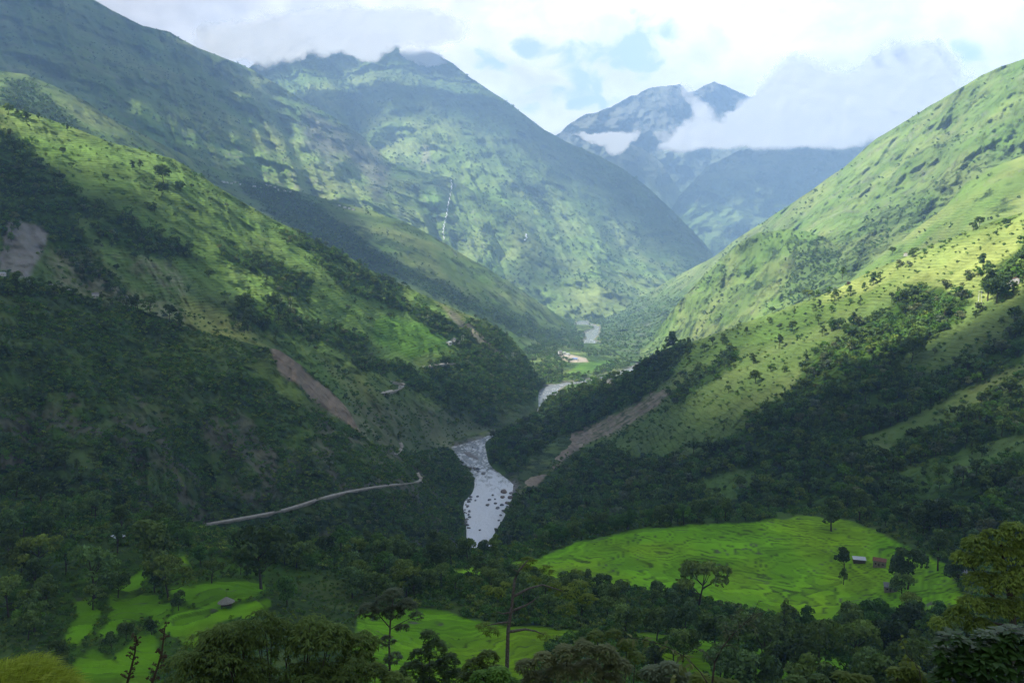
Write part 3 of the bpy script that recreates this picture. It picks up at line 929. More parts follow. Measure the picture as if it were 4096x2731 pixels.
# ---------------------------------------------------------------- near ground: the bench with its rice fields and the slope under the viewer
NGP = [(1200, 1290, 400), (1480, 1212, 440), (1700, 1203, 445), (1830, 1184, 450), (1980, 1215, 428), (2150, 1240, 392), (2000, 1300, 385), (1700, 1400, 335), (1400, 1330, 370), (1890, 1420, 330), (2352, 1300, 340), (2200, 1380, 325), (2352, 1450, 275), (1250, 1350, 352), (1080, 1300, 388),
       (1150, 1262, 470), (900, 1262, 490), (700, 1240, 515), (450, 1232, 545), (1000, 1345, 312), (800, 1370, 300), (950, 1392, 290), (1250, 1437, 265), (1500, 1468, 255), (1100, 1500, 240), (900, 1568, 205), (1700, 1500, 240), (1750, 1568, 210), (1990, 1500, 255), (2200, 1568, 215),
       (250, 1540, 205), (500, 1390, 262), (400, 1300, 312), (200, 1400, 262), (100, 1200, 350), (0, 1120, 410), (250, 1180, 420), (-200, 1180, 350), (-200, 1400, 260), (50, 1300, 295), (620, 1370, 272), (620, 1290, 330), (2600, 1250, 330), (2600, 1450, 255)]
pts, val = [], []
for U, V, d in NGP:
    p = unproj(U, V, d)
    pts.append(p[:2]); val.append(p[2])
for d, z in [(2.5, 246.5), (10, 238), (30, 223), (60, 204), (100, 184), (150, 161)]:
    for k in (-0.9, -0.45, 0.0, 0.45, 0.9):
        pts.append((k * d, d)); val.append(z + 2.5 * abs(k) * (d / 100))
for x, y, z in [(-230, 600, 40), (0, 590, 22), (80, 560, 55), (170, 560, 60), (300, 560, 80), (-20, 540, 48)]:
    pts.append((x, y)); val.append(z)
NG = TPS(pts, val, 1e-4)


def ground_z(x, y):
    x, y = np.asarray(x, float), np.asarray(y, float)
    z = NG(x, y)
    P = np.stack([x, y, x * 0], -1)
    z = z + 1.2 * fbm(P, 40, 4, 0.5, 40) * sst(y, 20, 150)
    z = z + 0.25 * fbm(P, 6, 3, 0.5, 41)
    return z


FIELD = [[(1170, 1292), (1240, 1282), (1262, 1270), (1330, 1240), (1400, 1228), (1440, 1222), (1480, 1212), (1600, 1204), (1700, 1203), (1830, 1182), (1880, 1186), (1990, 1205), (2050, 1240), (2180, 1300), (2230, 1400), (2100, 1400), (1990, 1390), (1890, 1430), (1800, 1420), (1650, 1380), (1500, 1350), (1400, 1345), (1300, 1330), (1220, 1310)],
         [(1035, 1305), (1080, 1300), (1130, 1310), (1110, 1326), (1050, 1320)],
         [(820, 1405), (950, 1388), (1000, 1395), (1080, 1420), (1180, 1434), (1260, 1440), (1330, 1450), (1250, 1480), (1230, 1568), (1180, 1660), (900, 1660), (800, 1568)],
         [(1450, 1450), (1560, 1460), (1700, 1480), (1990, 1520), (2060, 1568), (1900, 1600), (1640, 1580), (1500, 1520)],
         [(257, 1377), (297, 1341), (330, 1315), (307, 1348), (274, 1384)],
         [(158, 1463), (185, 1423), (224, 1404), (204, 1437), (171, 1470)],
         [(178, 1381), (211, 1376), (198, 1407), (181, 1400)],
         [(257, 1414), (283, 1394), (316, 1374), (359, 1377), (349, 1400), (307, 1417), (270, 1423)],
         [(346, 1407), (389, 1390), (363, 1420)],
         [(237, 1450), (260, 1433), (264, 1440), (244, 1456)],
         [(379, 1440), (412, 1400), (445, 1404), (508, 1390), (534, 1407), (494, 1420), (461, 1453), (452, 1476), (412, 1453)],
         [(541, 1397), (613, 1381), (603, 1400), (560, 1410)],
         [(178, 1522), (211, 1499), (224, 1506), (264, 1529), (339, 1555), (343, 1578), (343, 1611), (158, 1611)],
         [(274, 1506), (316, 1466), (346, 1463), (363, 1512), (346, 1545), (290, 1526)],
         [(402, 1354), (494, 1341), (600, 1346), (560, 1364), (475, 1381), (412, 1367)],
         [(382, 1295), (422, 1288), (389, 1301)]]
WILD = [[(130, 1330), (330, 1262), (470, 1272), (600, 1295), (640, 1350), (560, 1420), (430, 1568), (380, 1700), (130, 1700), (140, 1480)]]
FIELD_STEP = 0.5
ng_az = np.tan(np.linspace(-0.86, 0.86, 560))
ng_d = np.concatenate([np.exp(np.linspace(math.log(2.2), math.log(190), 90))[:-1], np.exp(np.linspace(math.log(190), math.log(470), 480)), np.linspace(473, 600, 24)])
GX = ng_az[None] * ng_d[:, None]
GY = np.broadcast_to(ng_d[:, None], GX.shape)
GZ = ground_z(GX, GY)


def field_mask(P, w=3.0, table=None):
    U, V, _ = proj(P)
    q = np.stack([P[..., 0], P[..., 1], P[..., 0] * 0], -1)
    U2, V2 = U + 8 * fbm(q, 14, 3, 0.5, 50), V + 8 * fbm(q, 14, 3, 0.5, 51)
    k = np.zeros(U.shape)
    for i, p in enumerate(FIELD if table is None else table):
        g = 10.0 if table is None and i > 3 else 0.0      # the left strips nearly touch
        s_ = np.where(inpoly(U2, V2, p), 1.0, -1.0) * polydist(U2, V2, p)
        k = np.maximum(k, sst(s_, -w - g, w - g))
    return k


def field_steps(P, fm):
    """rice paddies: the slope becomes level treads with short risers"""
    q = np.stack([P[..., 0], P[..., 1], P[..., 0] * 0], -1)
    zz = P[..., 2] * 1.0
    # plots wander: the level is carried by a warped copy of the slope
    lev = zz + 3.0 * fbm(q, 38, 3, 0.5, 52) + 0.55 * fbm(q, 9, 2, 0.5, 53)
    st = np.where(P[..., 0] < -60, 1.3, FIELD_STEP)
    k = np.floor(lev / st)
    fr = lev / st - k
    tread = (k + sst(fr, 0.78, 1.0)) * st
    off = tread - lev
    riser = sst(fr, 0.72, 0.80) * sst(fr, 1.03, 0.97)
    return off * fm, riser * fm, k


GP = np.stack([GX, GY, GZ], -1)
fm = field_mask(GP)
fw_ = field_mask(GP, 20.0, WILD)
off, riser, plot = field_steps(GP, np.maximum(fm, fw_))
GZ2 = GZ + off * 0.9
GP2 = np.stack([GX, GY, GZ2], -1)
gc, gsh = base_cover(GP, 40, 33, 0.1, 0.0, 0.9)
gc = mixc(gc, np.full(GX.shape, 0.5), LUSH * 0.6)
gc = mixc(gc, fw_ * (0.35 + 0.65 * sst(fbm(GP, 7, 4, 0.6, 69), -0.3, 0.2)), np.array([0.095, 0.215, 0.010]))
RICE = np.array([0.205, 0.440, 0.010])
pv = (_h(plot, plot * 0 + 3, plot * 0) & 255) / 255.0
rice = RICE * (0.74 + 0.40 * pv)[..., None]
rice = rice * np.stack([0.88 + 0.25 * sst(fbm(GP, 60, 3, 0.5, 66), -0.3, 0.3), np.ones(GX.shape), np.ones(GX.shape)], -1)
gc = gc * (1 - fm[..., None]) + rice * fm[..., None]
rb = sst(fbm(GP, 11, 3, 0.6, 67), -0.12, 0.25)
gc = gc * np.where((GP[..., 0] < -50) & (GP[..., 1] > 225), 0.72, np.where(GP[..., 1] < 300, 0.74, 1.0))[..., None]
gc = mixc(gc, np.clip(riser * (0.45 + 0.75 * rb), 0, 1) * 0.75, np.array([0.040, 0.062, 0.018]))
gc = mixc(gc, riser * rb * sst(fbm(GP, 16, 3, 0.6, 68), 0.15, 0.3) * 0.7, ROCK * 0.7)
m_ground = terrain_mat("near_ground", 3.2, 22.0, 0.5, 2.0)
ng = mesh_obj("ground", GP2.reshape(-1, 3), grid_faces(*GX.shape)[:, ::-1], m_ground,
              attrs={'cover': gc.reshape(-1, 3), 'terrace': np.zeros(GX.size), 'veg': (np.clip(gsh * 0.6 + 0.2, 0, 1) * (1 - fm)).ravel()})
tag(ng, "bright green rice fields and rough ground below the viewpoint", "ground", None, 'structure')


def ground_at(U, V):
    """where the line of sight through U,V meets the near ground"""
    d = np.exp(np.linspace(math.log(3), math.log(520), 900))
    P = unproj(np.full(d.shape, U), np.full(d.shape, V), d)
    g = ground_z(P[:, 0], P[:, 1])
    below = np.nonzero(P[:, 2] < g)[0]
    i = below[0] if len(below) else len(d) - 1
    p = P[i].copy()
    p[2] = g[i]
    return p


# the wide land beneath everything, out to the horizon
gx_, gy_ = np.meshgrid(np.linspace(-7400, 7400, 15), np.linspace(-650, 10400, 13))
lm = simple_mat("land", (0.06, 0.09, 0.035), 0.95, 0.3, 0.004, 0.05)
land = mesh_obj("terrain", np.stack([gx_.ravel(), gy_.ravel(), gx_.ravel() * 0 - 12.0], -1), grid_faces(*gx_.shape), lm)
tag(land, "low green land under the mountains reaching the horizon", "terrain", None, 'structure')
# ---------------------------------------------------------------- unseen clouds overhead, shaped to throw the shadows wanted on the hills
def shade_for(key, U, V):
    """how much a place is in the shadow of a cloud in the photograph (0 sunlit, 1 shaded)"""
    S = lambda p, w: soft(U, V, p, w)
    o = np.zeros(U.shape)
    if key in ('ground', 'near_left_slope'):
        o = o + 1
        if key == 'near_left_slope':
            o = o - 0.24 * S([(-100, 620), (430, 750), (640, 800), (760, 960), (560, 960), (300, 860), (-100, 800)], 40)
            o = o - 0.85 * S([(380, 730), (520, 760), (640, 800), (660, 820), (560, 800), (430, 765)], 10)
    elif key == 'right_slope':
        lit = S([(1560, 780), (1700, 735), (2000, 600), (2352, 470), (2600, 420), (2600, 660), (2352, 700), (2250, 740), (2160, 800), (2050, 850), (1930, 870), (1860, 900), (1780, 880), (1720, 870), (1640, 960), (1560, 960), (1560, 880), (1640, 800)], 26)
        dim = S([(1500, 820), (1780, 730), (1950, 690), (2060, 650), (2180, 650), (2100, 740), (1900, 800), (1800, 850), (1650, 920), (1450, 900)], 22)
        o = 1 - lit * (1 - 0.35 * dim)
        o = np.minimum(o, 1 - 0.42 * S([(1430, 1060), (1480, 860), (1700, 780), (1900, 870), (1760, 930), (1640, 1050)], 30))
        o = np.minimum(o, 1 - 0.8 * S([(1280, 905), (1390, 872), (1440, 860), (1430, 885), (1340, 920), (1290, 935)], 10))
        o = np.minimum(o, 1 - 0.4 * S([(2000, 960), (2352, 880), (2400, 1150), (2100, 1180)], 50))
    elif key in ('left_slope',):
        lit = S([(-100, 200), (200, 290), (460, 390), (720, 540), (930, 645), (1130, 730), (1180, 780), (1050, 800), (900, 760), (760, 660), (600, 570), (480, 470), (300, 400), (130, 360), (-100, 300)], 24)
        mid = S([(150, 380), (500, 480), (700, 660), (900, 730), (1060, 790), (930, 840), (780, 790), (560, 720), (300, 620), (200, 500)], 40)
        spot = S([(100, 570), (200, 610), (320, 640), (420, 700), (600, 770), (560, 790), (430, 760), (240, 690), (110, 660)], 14)
        o = 1 - np.clip(np.maximum(np.maximum(lit, mid * 0.85), spot), 0, 1)
        o = np.maximum(o, S([(860, 830), (1060, 800), (1180, 830), (1260, 930), (1150, 1050), (900, 1050), (820, 900)], 26))
        o = np.minimum(o, 1 - 0.8 * S([(1060, 720), (1200, 770), (1260, 900), (1220, 900), (1120, 790)], 12))
    elif key == 'mid_left_ridge':
        o = 1 - S([(-100, 140), (60, 160), (250, 260), (330, 330), (240, 320), (100, 260), (-100, 220)], 22)
        o = np.minimum(o, 1 - S([(1000, 560), (1130, 620), (1310, 740), (1310, 820), (1200, 780), (1120, 700), (1060, 620)], 16))
    elif key == 'left_mt':
        lit = S([(430, 270), (500, 235), (640, 220), (700, 250), (850, 360), (880, 460), (1040, 420), (1300, 680), (1000, 600), (850, 500), (700, 480), (560, 400), (470, 350), (420, 330)], 26)
        l2 = S([(185, 180), (260, 190), (330, 240), (340, 260), (290, 260), (200, 220)], 16) * 0.75
        l3 = S([(640, 215), (780, 280), (890, 370), (860, 350), (720, 270)], 8)
        d = S([(560, 250), (640, 240), (700, 300), (690, 360), (760, 400), (800, 440), (700, 430), (620, 360)], 18) * 0.25
        o = 1 - np.clip(np.maximum(np.maximum(lit * (1 - d), l2), l3), 0, 1)
    elif key == 'center':
        o = S([(400, 60), (1000, 100), (1240, 280), (1480, 410), (1640, 560), (1680, 660), (1610, 640), (1560, 600), (1500, 600), (1420, 500), (1330, 430), (1240, 370), (1150, 310), (1060, 268), (960, 252), (885, 270), (840, 320), (700, 420), (400, 400)], 42)
        o = np.maximum(o, 0)
    elif key == 'blue_ridge':
        o = 1 - S([(1560, 620), (1640, 500), (1760, 560), (1700, 640)], 40)
    elif key == 'far_spur':
        o = o + 0.55
    return np.clip(o, 0, 1)


BANKS = [
    ("white cloud bank lying flat-based over the blue ridge and wrapping the far twin peak",
     [(1560, 320, 66, 50, 1), (1600, 300, 60, 44, .9), (1640, 320, 88, 44, 1.1), (1720, 300, 100, 60, 1.2), (1800, 280, 120, 85, 1.3), (1900, 270, 130, 95, 1.4), (2000, 240, 150, 120, 1.4), (2100, 200, 150, 130, 1.4), (1840, 200, 120, 90, 1.2), (1780, 235, 66, 66, .9), (1730, 250, 66, 50, .9), (1690, 275, 44, 34, .8),
      (1600, 250, 38, 32, .75), (1585, 215, 30, 34, .55), (1620, 262, 50, 26, .7), (1540, 345, 56, 30, .9), (1580, 350, 44, 26, .8), (1500, 300, 30, 22, .5)], 6450, 260, 352),
    ("small white cloud hanging beside the far twin peak's left foot", [(1410, 325, 54, 34, 1.1), (1380, 318, 50, 22, .9), (1440, 310, 34, 22, .8), (1340, 312, 44, 13, .6), (1465, 300, 24, 14, .55)], 6500, 120, None),
    ("grey white cloud cap resting on the shaded middle mountain's left shoulder",
     [(600, 92, 110, 60, .9), (720, 60, 170, 66, 1.1), (850, 66, 150, 62, 1.1), (670, 126, 46, 40, .95), (742, 112, 46, 44, .95), (800, 106, 54, 34, .9), (845, 116, 64, 38, 1), (610, 140, 44, 34, .6), (690, 116, 44, 30, .6), (970, 66, 140, 56, 1.0), (520, 90, 110, 56, .9)], 5900, 200, None),
    ("white cloud wisp clinging to the right of the middle mountain's summit",
     [(950, 122, 38, 24, 1), (985, 134, 40, 20, 1), (1020, 140, 34, 15, .8), (930, 112, 24, 20, .7), (1000, 112, 66, 26, .6), (960, 90, 56, 20, .5)], 5950, 130, None)]


CLOUD_Z = 3250.0
qs, ss, ws = [], [], []
for key, L in LAYERS.items():
    st = 2
    P, U, V = L.P[::st, ::st].reshape(-1, 3), L.U[::st, ::st].ravel(), L.V[::st, ::st].ravel()
    qs.append(P + SUN * ((CLOUD_Z - P[:, 2]) / SUN[2])[:, None]); ss.append(shade_for(key, U, V))
P = GP2[::5, ::5].reshape(-1, 3)
qs.append(P + SUN * ((CLOUD_Z - P[:, 2]) / SUN[2])[:, None]); ss.append(np.ones(len(P)))
P = VP[::3, ::3].reshape(-1, 3)
qs.append(P + SUN * ((CLOUD_Z - P[:, 2]) / SUN[2])[:, None]); ss.append(sst(P[:, 1], 1380, 1180))
Q, SH = np.concatenate(qs), np.concatenate(ss)
CELL = 22.0
qx0, qy0 = -6200.0, -2400.0
ncx, ncy = int(9400 / CELL), int(11400 / CELL)
ix, iy = ((Q[:, 0] - qx0) / CELL).astype(int), ((Q[:, 1] - qy0) / CELL).astype(int)
ok = (ix >= 0) & (iy >= 0) & (ix < ncx) & (iy < ncy)
acc, cnt = np.zeros((ncy, ncx)), np.zeros((ncy, ncx))
np.add.at(acc, (iy[ok], ix[ok]), SH[ok]); np.add.at(cnt, (iy[ok], ix[ok]), 1.0)


def blur(a, n=1):
    for _ in range(n):
        p = np.pad(a, 1, mode='edge')
        a = (p[:-2, 1:-1] + p[2:, 1:-1] + p[1:-1, :-2] + p[1:-1, 2:] + 2 * p[1:-1, 1:-1]) / 6
    return a


have = (cnt > 0)
val0 = np.where(have, acc / np.maximum(cnt, 1), 0)
num, den = val0 * have, have * 1.0
fill, fw = num.copy(), den.copy()
for n in (2, 4, 8, 16):                       # spread into the cells nothing looks at
    bn, bd = blur(num, n), blur(den, n)
    g = (fw < 0.02) & (bd > 1e-3)
    fill[g] = (bn / np.maximum(bd, 1e-9))[g]; fw[g] = 1.0
    num, den = bn, bd
dens = np.where(have, val0, np.where(fw > 0, fill, 0.0))
dens = blur(dens, 1)
cxx, cyy = np.meshgrid(qx0 + (np.arange(ncx) + 0.5) * CELL, qy0 + (np.arange(ncy) + 0.5) * CELL)
CP = np.stack([cxx, cyy, cxx * 0], -1)
edge = np.minimum(np.minimum(cxx - qx0, qx0 + 9400 - cxx), np.minimum(cyy - qy0, qy0 + 11400 - cyy))
hole = np.zeros((ncy, ncx))                             # openings cut in the sheet to keep the clinging clouds sunlit
for b_ in BANKS:
    for U, V, ru, rv, s_ in b_[1]:
        a_, r_ = rng.uniform(0, 6.28, 1500), np.sqrt(rng.random(1500))
        P = unproj(U + ru * 1.3 * r_ * np.cos(a_), V + rv * 1.5 * r_ * np.sin(a_), b_[2] - b_[3] * rng.random(1500))
        q = P + SUN * ((CLOUD_Z - P[:, 2]) / SUN[2])[:, None]
        i_, j_ = ((q[:, 0] - qx0) / CELL).astype(int), ((q[:, 1] - qy0) / CELL).astype(int)
        k_ = (i_ >= 0) & (j_ >= 0) & (i_ < ncx) & (j_ < ncy)
        hole[j_[k_], i_[k_]] = 1
dens = dens * (1 - np.clip(blur(hole, 4) * 1.6, 0, 1))
dens = np.clip(dens + 0.10 * fbm(CP, 160, 4, 0.6, 70) * (dens * (1 - dens) * 4), 0, 1) * sst(edge, 30, 300)
m_shade_cloud, t, out = new_mat("cloud")
al = t.node('ShaderNodeAttribute', attribute_name='dens').outputs['Fac']
d1 = t.node('ShaderNodeBsdfDiffuse')
d1.inputs[0].default_value = (0.9, 0.9, 0.9, 1)
d2 = t.node('ShaderNodeBsdfTranslucent')
d2.inputs[0].default_value = (0.10, 0.105, 0.115, 1)
mx = t.node('ShaderNodeMixShader')
mx.inputs[0].default_value = 0.5
t.put(mx.inputs[1], d1.outputs[0]); t.put(mx.inputs[2], d2.outputs[0])
tr = t.node('ShaderNodeBsdfTransparent')
m2 = t.node('ShaderNodeMixShader')
t.put(m2.inputs[0], al); t.put(m2.inputs[1], tr.outputs[0]); t.put(m2.inputs[2], mx.outputs[0])
t.put(out.inputs[0], m2.outputs[0])


def shade_cloud_body(name, sel, label):
    """one closed, billowy body over the cells in sel"""
    ids = -np.ones(sel.shape, int)
    ids[sel] = np.arange(sel.sum())
    n = int(sel.sum())
    th = 20 + 160 * blur(dens, 6)[sel] * (1 + 0.6 * fbm(CP, 300, 4, 0.6, 72)[sel])
    lo = np.stack([cxx[sel], cyy[sel], CLOUD_Z + 0 * th], -1)
    hi = np.stack([cxx[sel], cyy[sel], CLOUD_Z + th], -1)
    q = np.stack([ids[:-1, :-1], ids[:-1, 1:], ids[1:, 1:], ids[1:, :-1]], -1).reshape(-1, 4)
    q = q[(q >= 0).all(1)]
    e = np.concatenate([q[:, [0, 1]], q[:, [1, 2]], q[:, [2, 3]], q[:, [3, 0]]])
    key = np.sort(e, 1)
    _, inv, c = np.unique(key[:, 0] * (n + 1) + key[:, 1], return_inverse=True, return_counts=True)
    be = e[c[inv] == 1]
    side = np.stack([be[:, 1], be[:, 0], be[:, 0] + n, be[:, 1] + n], -1)
    Fc = np.concatenate([q[:, ::-1], q + n, side])
    a = 1 - np.sqrt(np.clip(1 - dens[sel], 0, 1))       # light crosses the body twice
    o = mesh_obj(name, np.concatenate([lo, hi]), Fc, m_shade_cloud, attrs={'dens': np.r_[a, a]})
    tag(o, label, "cloud", None, 'stuff')
    return o


shade_cloud_body("cloud", dens > 0.03, "unseen broken cloud cover overhead, shaped to shade the valley")
# ---------------------------------------------------------------- foliage
def leaf_mat(name, dark, light, trans=0.25, hue=0.25, rough=0.6, spec=0.12):
    m, t, out = new_mat(name)
    tint = t.node('ShaderNodeAttribute', attribute_name='tint').outputs['Fac']
    rnd = t.node('ShaderNodeObjectInfo').outputs['Random']
    c = t.mix(tint, rgba(dark), rgba(light))
    warm = t.vmath('MULTIPLY', c, (1.15, 1.10, 0.8))
    cool = t.vmath('MULTIPLY', c, (0.72, 0.82, 0.95))
    c = t.mix(t.math('FRACT', t.math('MULTIPLY', rnd, 7.31)), cool, warm)
    c = t.vmath('SCALE', c, scale=t.ramp(rnd, 0, 1, 1 - hue, 1 + hue, False))
    b = t.node('ShaderNodeBsdfPrincipled')
    t.put(b.inputs['Base Color'], c)
    b.inputs['Roughness'].default_value = rough
    b.inputs['Specular IOR Level'].default_value = spec
    tr = t.node('ShaderNodeBsdfTranslucent')
    t.put(tr.inputs[0], t.vmath('MULTIPLY', c, (1.2, 1.3, 0.6)))
    mx = t.node('ShaderNodeMixShader')
    mx.inputs[0].default_value = trans
    t.put(mx.inputs[1], b.outputs[0]); t.put(mx.inputs[2], tr.outputs[0])
    t.put(out.inputs[0], mx.outputs[0])
    return m


M_LEAF = leaf_mat("leaf_dark", (0.036, 0.066, 0.021), (0.165, 0.255, 0.072), hue=0.45)
M_LEAF_G = leaf_mat("leaf_green", (0.040, 0.095, 0.018), (0.140, 0.280, 0.052))
M_LEAF_Y = leaf_mat("leaf_yellow", (0.080, 0.115, 0.020), (0.200, 0.260, 0.050))
M_LEAF_K = leaf_mat("leaf_grey", (0.080, 0.110, 0.062), (0.215, 0.250, 0.140))
M_LEAF_O = leaf_mat("leaf_olive", (0.080, 0.125, 0.024), (0.245, 0.335, 0.072))
M_BARK = simple_mat("bark", (0.075, 0.062, 0.050), 0.9, 0.35, 6.0, 0.1, 0.5)
M_BARK_P = simple_mat("bark_pale", (0.150, 0.135, 0.115), 0.9, 0.35, 9.0, 0.1, 0.5)


def quads(C, N, size, asp=0.6, droop=0.0, lens=False):
    """leaf faces: centres C, normals N, lengths size"""
    n = len(C)
    up = np.array([0, 0, 1.0])
    r = rng.normal(size=(n, 3))
    a = np.cross(N, r)
    a /= np.linalg.norm(a, axis=1, keepdims=True) + 1e-9
    a = a - up * droop
    a /= np.linalg.norm(a, axis=1, keepdims=True) + 1e-9
    b = np.cross(N, a)
    b /= np.linalg.norm(b, axis=1, keepdims=True) + 1e-9
    s = np.broadcast_to(np.asarray(size, float), (n,))[:, None]
    if lens:
        V = np.stack([C - a * s, C - b * s * asp + a * s * 0.1, C + a * s, C + b * s * asp + a * s * 0.1], 1)
    else:
        V = np.stack([C - a * s - b * s * asp, C + a * s - b * s * asp * 0.6, C + a * s * 0.9 + b * s * asp, C - a * s * 0.7 + b * s * asp], 1)
    return V.reshape(-1, 3), np.arange(4 * n).reshape(n, 4)


class MB:
    """collects tubes and leaf faces, then becomes one mesh"""
    def __init__(s):
        s.v, s.f, s.t, s.n = [], [], [], 0

    def add(s, V, Fc, tint=None):
        V = np.asarray(V, float)
        s.v.append(V)
        Fc = np.asarray(Fc) + s.n
        s.f.append(Fc)
        s.t.append(np.zeros(len(V)) if tint is None else np.broadcast_to(tint, (len(V),)))
        s.n += len(V)

    def tube(s, pts, rads, k=5):
        pts = np.asarray(pts, float)
        m = len(pts)
        rads = np.broadcast_to(rads, (m,))
        tan = np.gradient(pts, axis=0)
        tan /= np.linalg.norm(tan, axis=1, keepdims=True) + 1e-9
        ref = np.where(np.abs(tan[:, 2:3]) > 0.9, np.array([[1.0, 0, 0]]), np.array([[0, 0, 1.0]]))
        a = np.cross(tan, ref)
        a /= np.linalg.norm(a, axis=1, keepdims=True) + 1e-9
        b = np.cross(tan, a)
        th = np.arange(k) * 2 * math.pi / k
        ring = pts[:, None] + rads[:, None, None] * (a[:, None] * np.cos(th)[None, :, None] + b[:, None] * np.sin(th)[None, :, None])
        i = np.arange(m * k).reshape(m, k)
        j = np.roll(i, -1, 1)
        s.add(ring.reshape(-1, 3), np.stack([i[:-1], j[:-1], j[1:], i[1:]], -1).reshape(-1, 4))

    def leaves(s, C, N, size, asp=0.6, tint=None, droop=0.0, lens=False):
        V, Fc = quads(C, N, size, asp, droop, lens)
        tt = rng.random(len(C)) if tint is None else tint
        s.add(V, Fc, np.repeat(tt, 4))

    def data(s, name, mat):
        me = bpy.data.meshes.new(name)
        V = np.concatenate(s.v).astype(np.float32)
        Fc = np.concatenate(s.f).astype(np.int32)
        me.vertices.add(len(V)); me.vertices.foreach_set('co', V.ravel())
        me.loops.add(Fc.size); me.loops.foreach_set('vertex_index', Fc.ravel())
        me.polygons.add(len(Fc)); me.polygons.foreach_set('loop_start', np.arange(0, Fc.size, 4, dtype=np.int32))
        me.update(calc_edges=True)
        a = me.attributes.new('tint', 'FLOAT', 'POINT')
        a.data.foreach_set('value', np.concatenate(s.t).astype(np.float32))
        me.materials.append(mat)
        return me

    def build(s, name, mat, parent=None):
        o = bpy.data.objects.new(name, s.data(name, mat))
        COL.objects.link(o)
        if parent:
            o.parent = parent
        return o


def unit(n):
    v = rng.normal(size=(n, 3))
    return v / np.linalg.norm(v, axis=1, keepdims=True)


def clump_leaves(mb, clumps, n, size, asp=0.6, jit=0.6, droop=0.0, lens=False, flat=0.75):
    """n leaves spread over the clumps (centre, radius); each clump is a rough shell with some depth"""
    R_ = np.array([c[1] for c in clumps])
    w = R_ ** 2 / (R_ ** 2).sum()
    k = rng.choice(len(clumps), n, p=w)
    cen = np.array([c[0] for c in clumps])[k]
    d = unit(n)
    d[:, 2] = np.where(d[:, 2] < -0.45, -d[:, 2], d[:, 2])
    rr = R_[k] * rng.uniform(0.62, 1.08, n) ** 0.7
    C = cen + d * rr[:, None] * np.array([1, 1, flat])
    N = d + jit * rng.normal(size=(n, 3))
    N /= np.linalg.norm(N, axis=1, keepdims=True)
    base = rng.random(len(clumps))[k]
    tint = np.clip(0.55 * base + 0.5 * rng.random(n) + 0.10 * d[:, 2] - 0.05, 0, 1)
    mb.leaves(C, N, size * rng.uniform(0.7, 1.3, n), asp, tint, droop, lens)


def make_clumps(kind, h, w, k, seed):
    r = np.random.default_rng(seed)
    cl = []
    if kind == 'round':
        for _ in range(k):
            a, q = r.uniform(0, 6.28), r.random() ** 0.5
            z = r.uniform(0.35, 0.92)
            pr = math.sin(min(1, (z - 0.2) / 0.8) * math.pi) ** 0.7 * 0.5 * w
            cl.append((np.array([math.cos(a) * q * pr * 0.85, math.sin(a) * q * pr * 0.85, z * h]), r.uniform(0.13, 0.22) * w))
    elif kind == 'oval':
        for _ in range(k):
            a, q = r.uniform(0, 6.28), r.random() ** 0.5
            z = r.uniform(0.22, 0.95)
            pr = (1 - abs(z - 0.5) * 1.5) * 0.5 * w
            cl.append((np.array([math.cos(a) * q * pr, math.sin(a) * q * pr, z * h]), r.uniform(0.16, 0.27) * w))
    elif kind == 'open':
        for _ in range(k):
            a, q = r.uniform(0, 6.28), r.uniform(0.25, 1)
            z = 0.95 - 0.5 * q * r.uniform(0.4, 1.2)
            cl.append((np.array([math.cos(a) * q * w * 0.45, math.sin(a) * q * w * 0.45, z * h]), r.uniform(0.10, 0.18) * w))
    elif kind == 'cone':
        for i in range(k):
            z = 0.15 + 0.83 * (i + r.random()) / k
            a = r.uniform(0, 6.28)
            pr = (1.0 - z) * 0.42 * w + 0.03 * w
            cl.append((np.array([math.cos(a) * pr, math.sin(a) * pr, z * h]), (0.10 + 0.16 * (1 - z)) * w))
    return cl


def trunk_mesh(h, w, clumps, lean, seed, rad):
    r = np.random.default_rng(seed)
    mb = MB()
    top = np.array([lean[0] * h, lean[1] * h, h * 0.72])
    zz = np.linspace(0, 1, 6)
    ax = np.stack([top[0] * zz ** 1.5 + 0.02 * h * np.sin(zz * 5 + seed), top[1] * zz ** 1.5, -0.6 + (top[2] + 0.6) * zz], -1)
    mb.tube(ax, rad * (1.25 - 0.95 * zz), 6)
    for i in r.permutation(len(clumps))[:9]:
        c = clumps[i][0]
        f = np.clip(c[2] / top[2] * 0.6, 0.25, 0.9)
        s0 = np.array([np.interp(f, zz, ax[:, j]) for j in range(3)])
        mid = (s0 + c) / 2 + np.array([0, 0, -0.05 * h])
        mb.tube([s0, mid, c], [rad * 0.5, rad * 0.32, rad * 0.12], 4)
    return mb


def tree_proto(kind, h, w, k, nleaf, lsize, mat, seed, rad=0.22, jit=0.6, droop=0.0, bark=None, asp=0.6, lens=False, flat=0.75):
    """meshes (crown, trunk) of a tree standing at the origin"""
    cl = make_clumps(kind, h, w, k, seed)
    mb = MB()
    clump_leaves(mb, cl, nleaf, lsize, asp, jit, droop, lens, flat)
    r = np.random.default_rng(seed + 99)
    tm = trunk_mesh(h, w, cl, (r.uniform(-.06, .06), r.uniform(-.06, .06)), seed, rad)
    return mb.data("crown", mat), tm.data("trunk", bark or M_BARK)


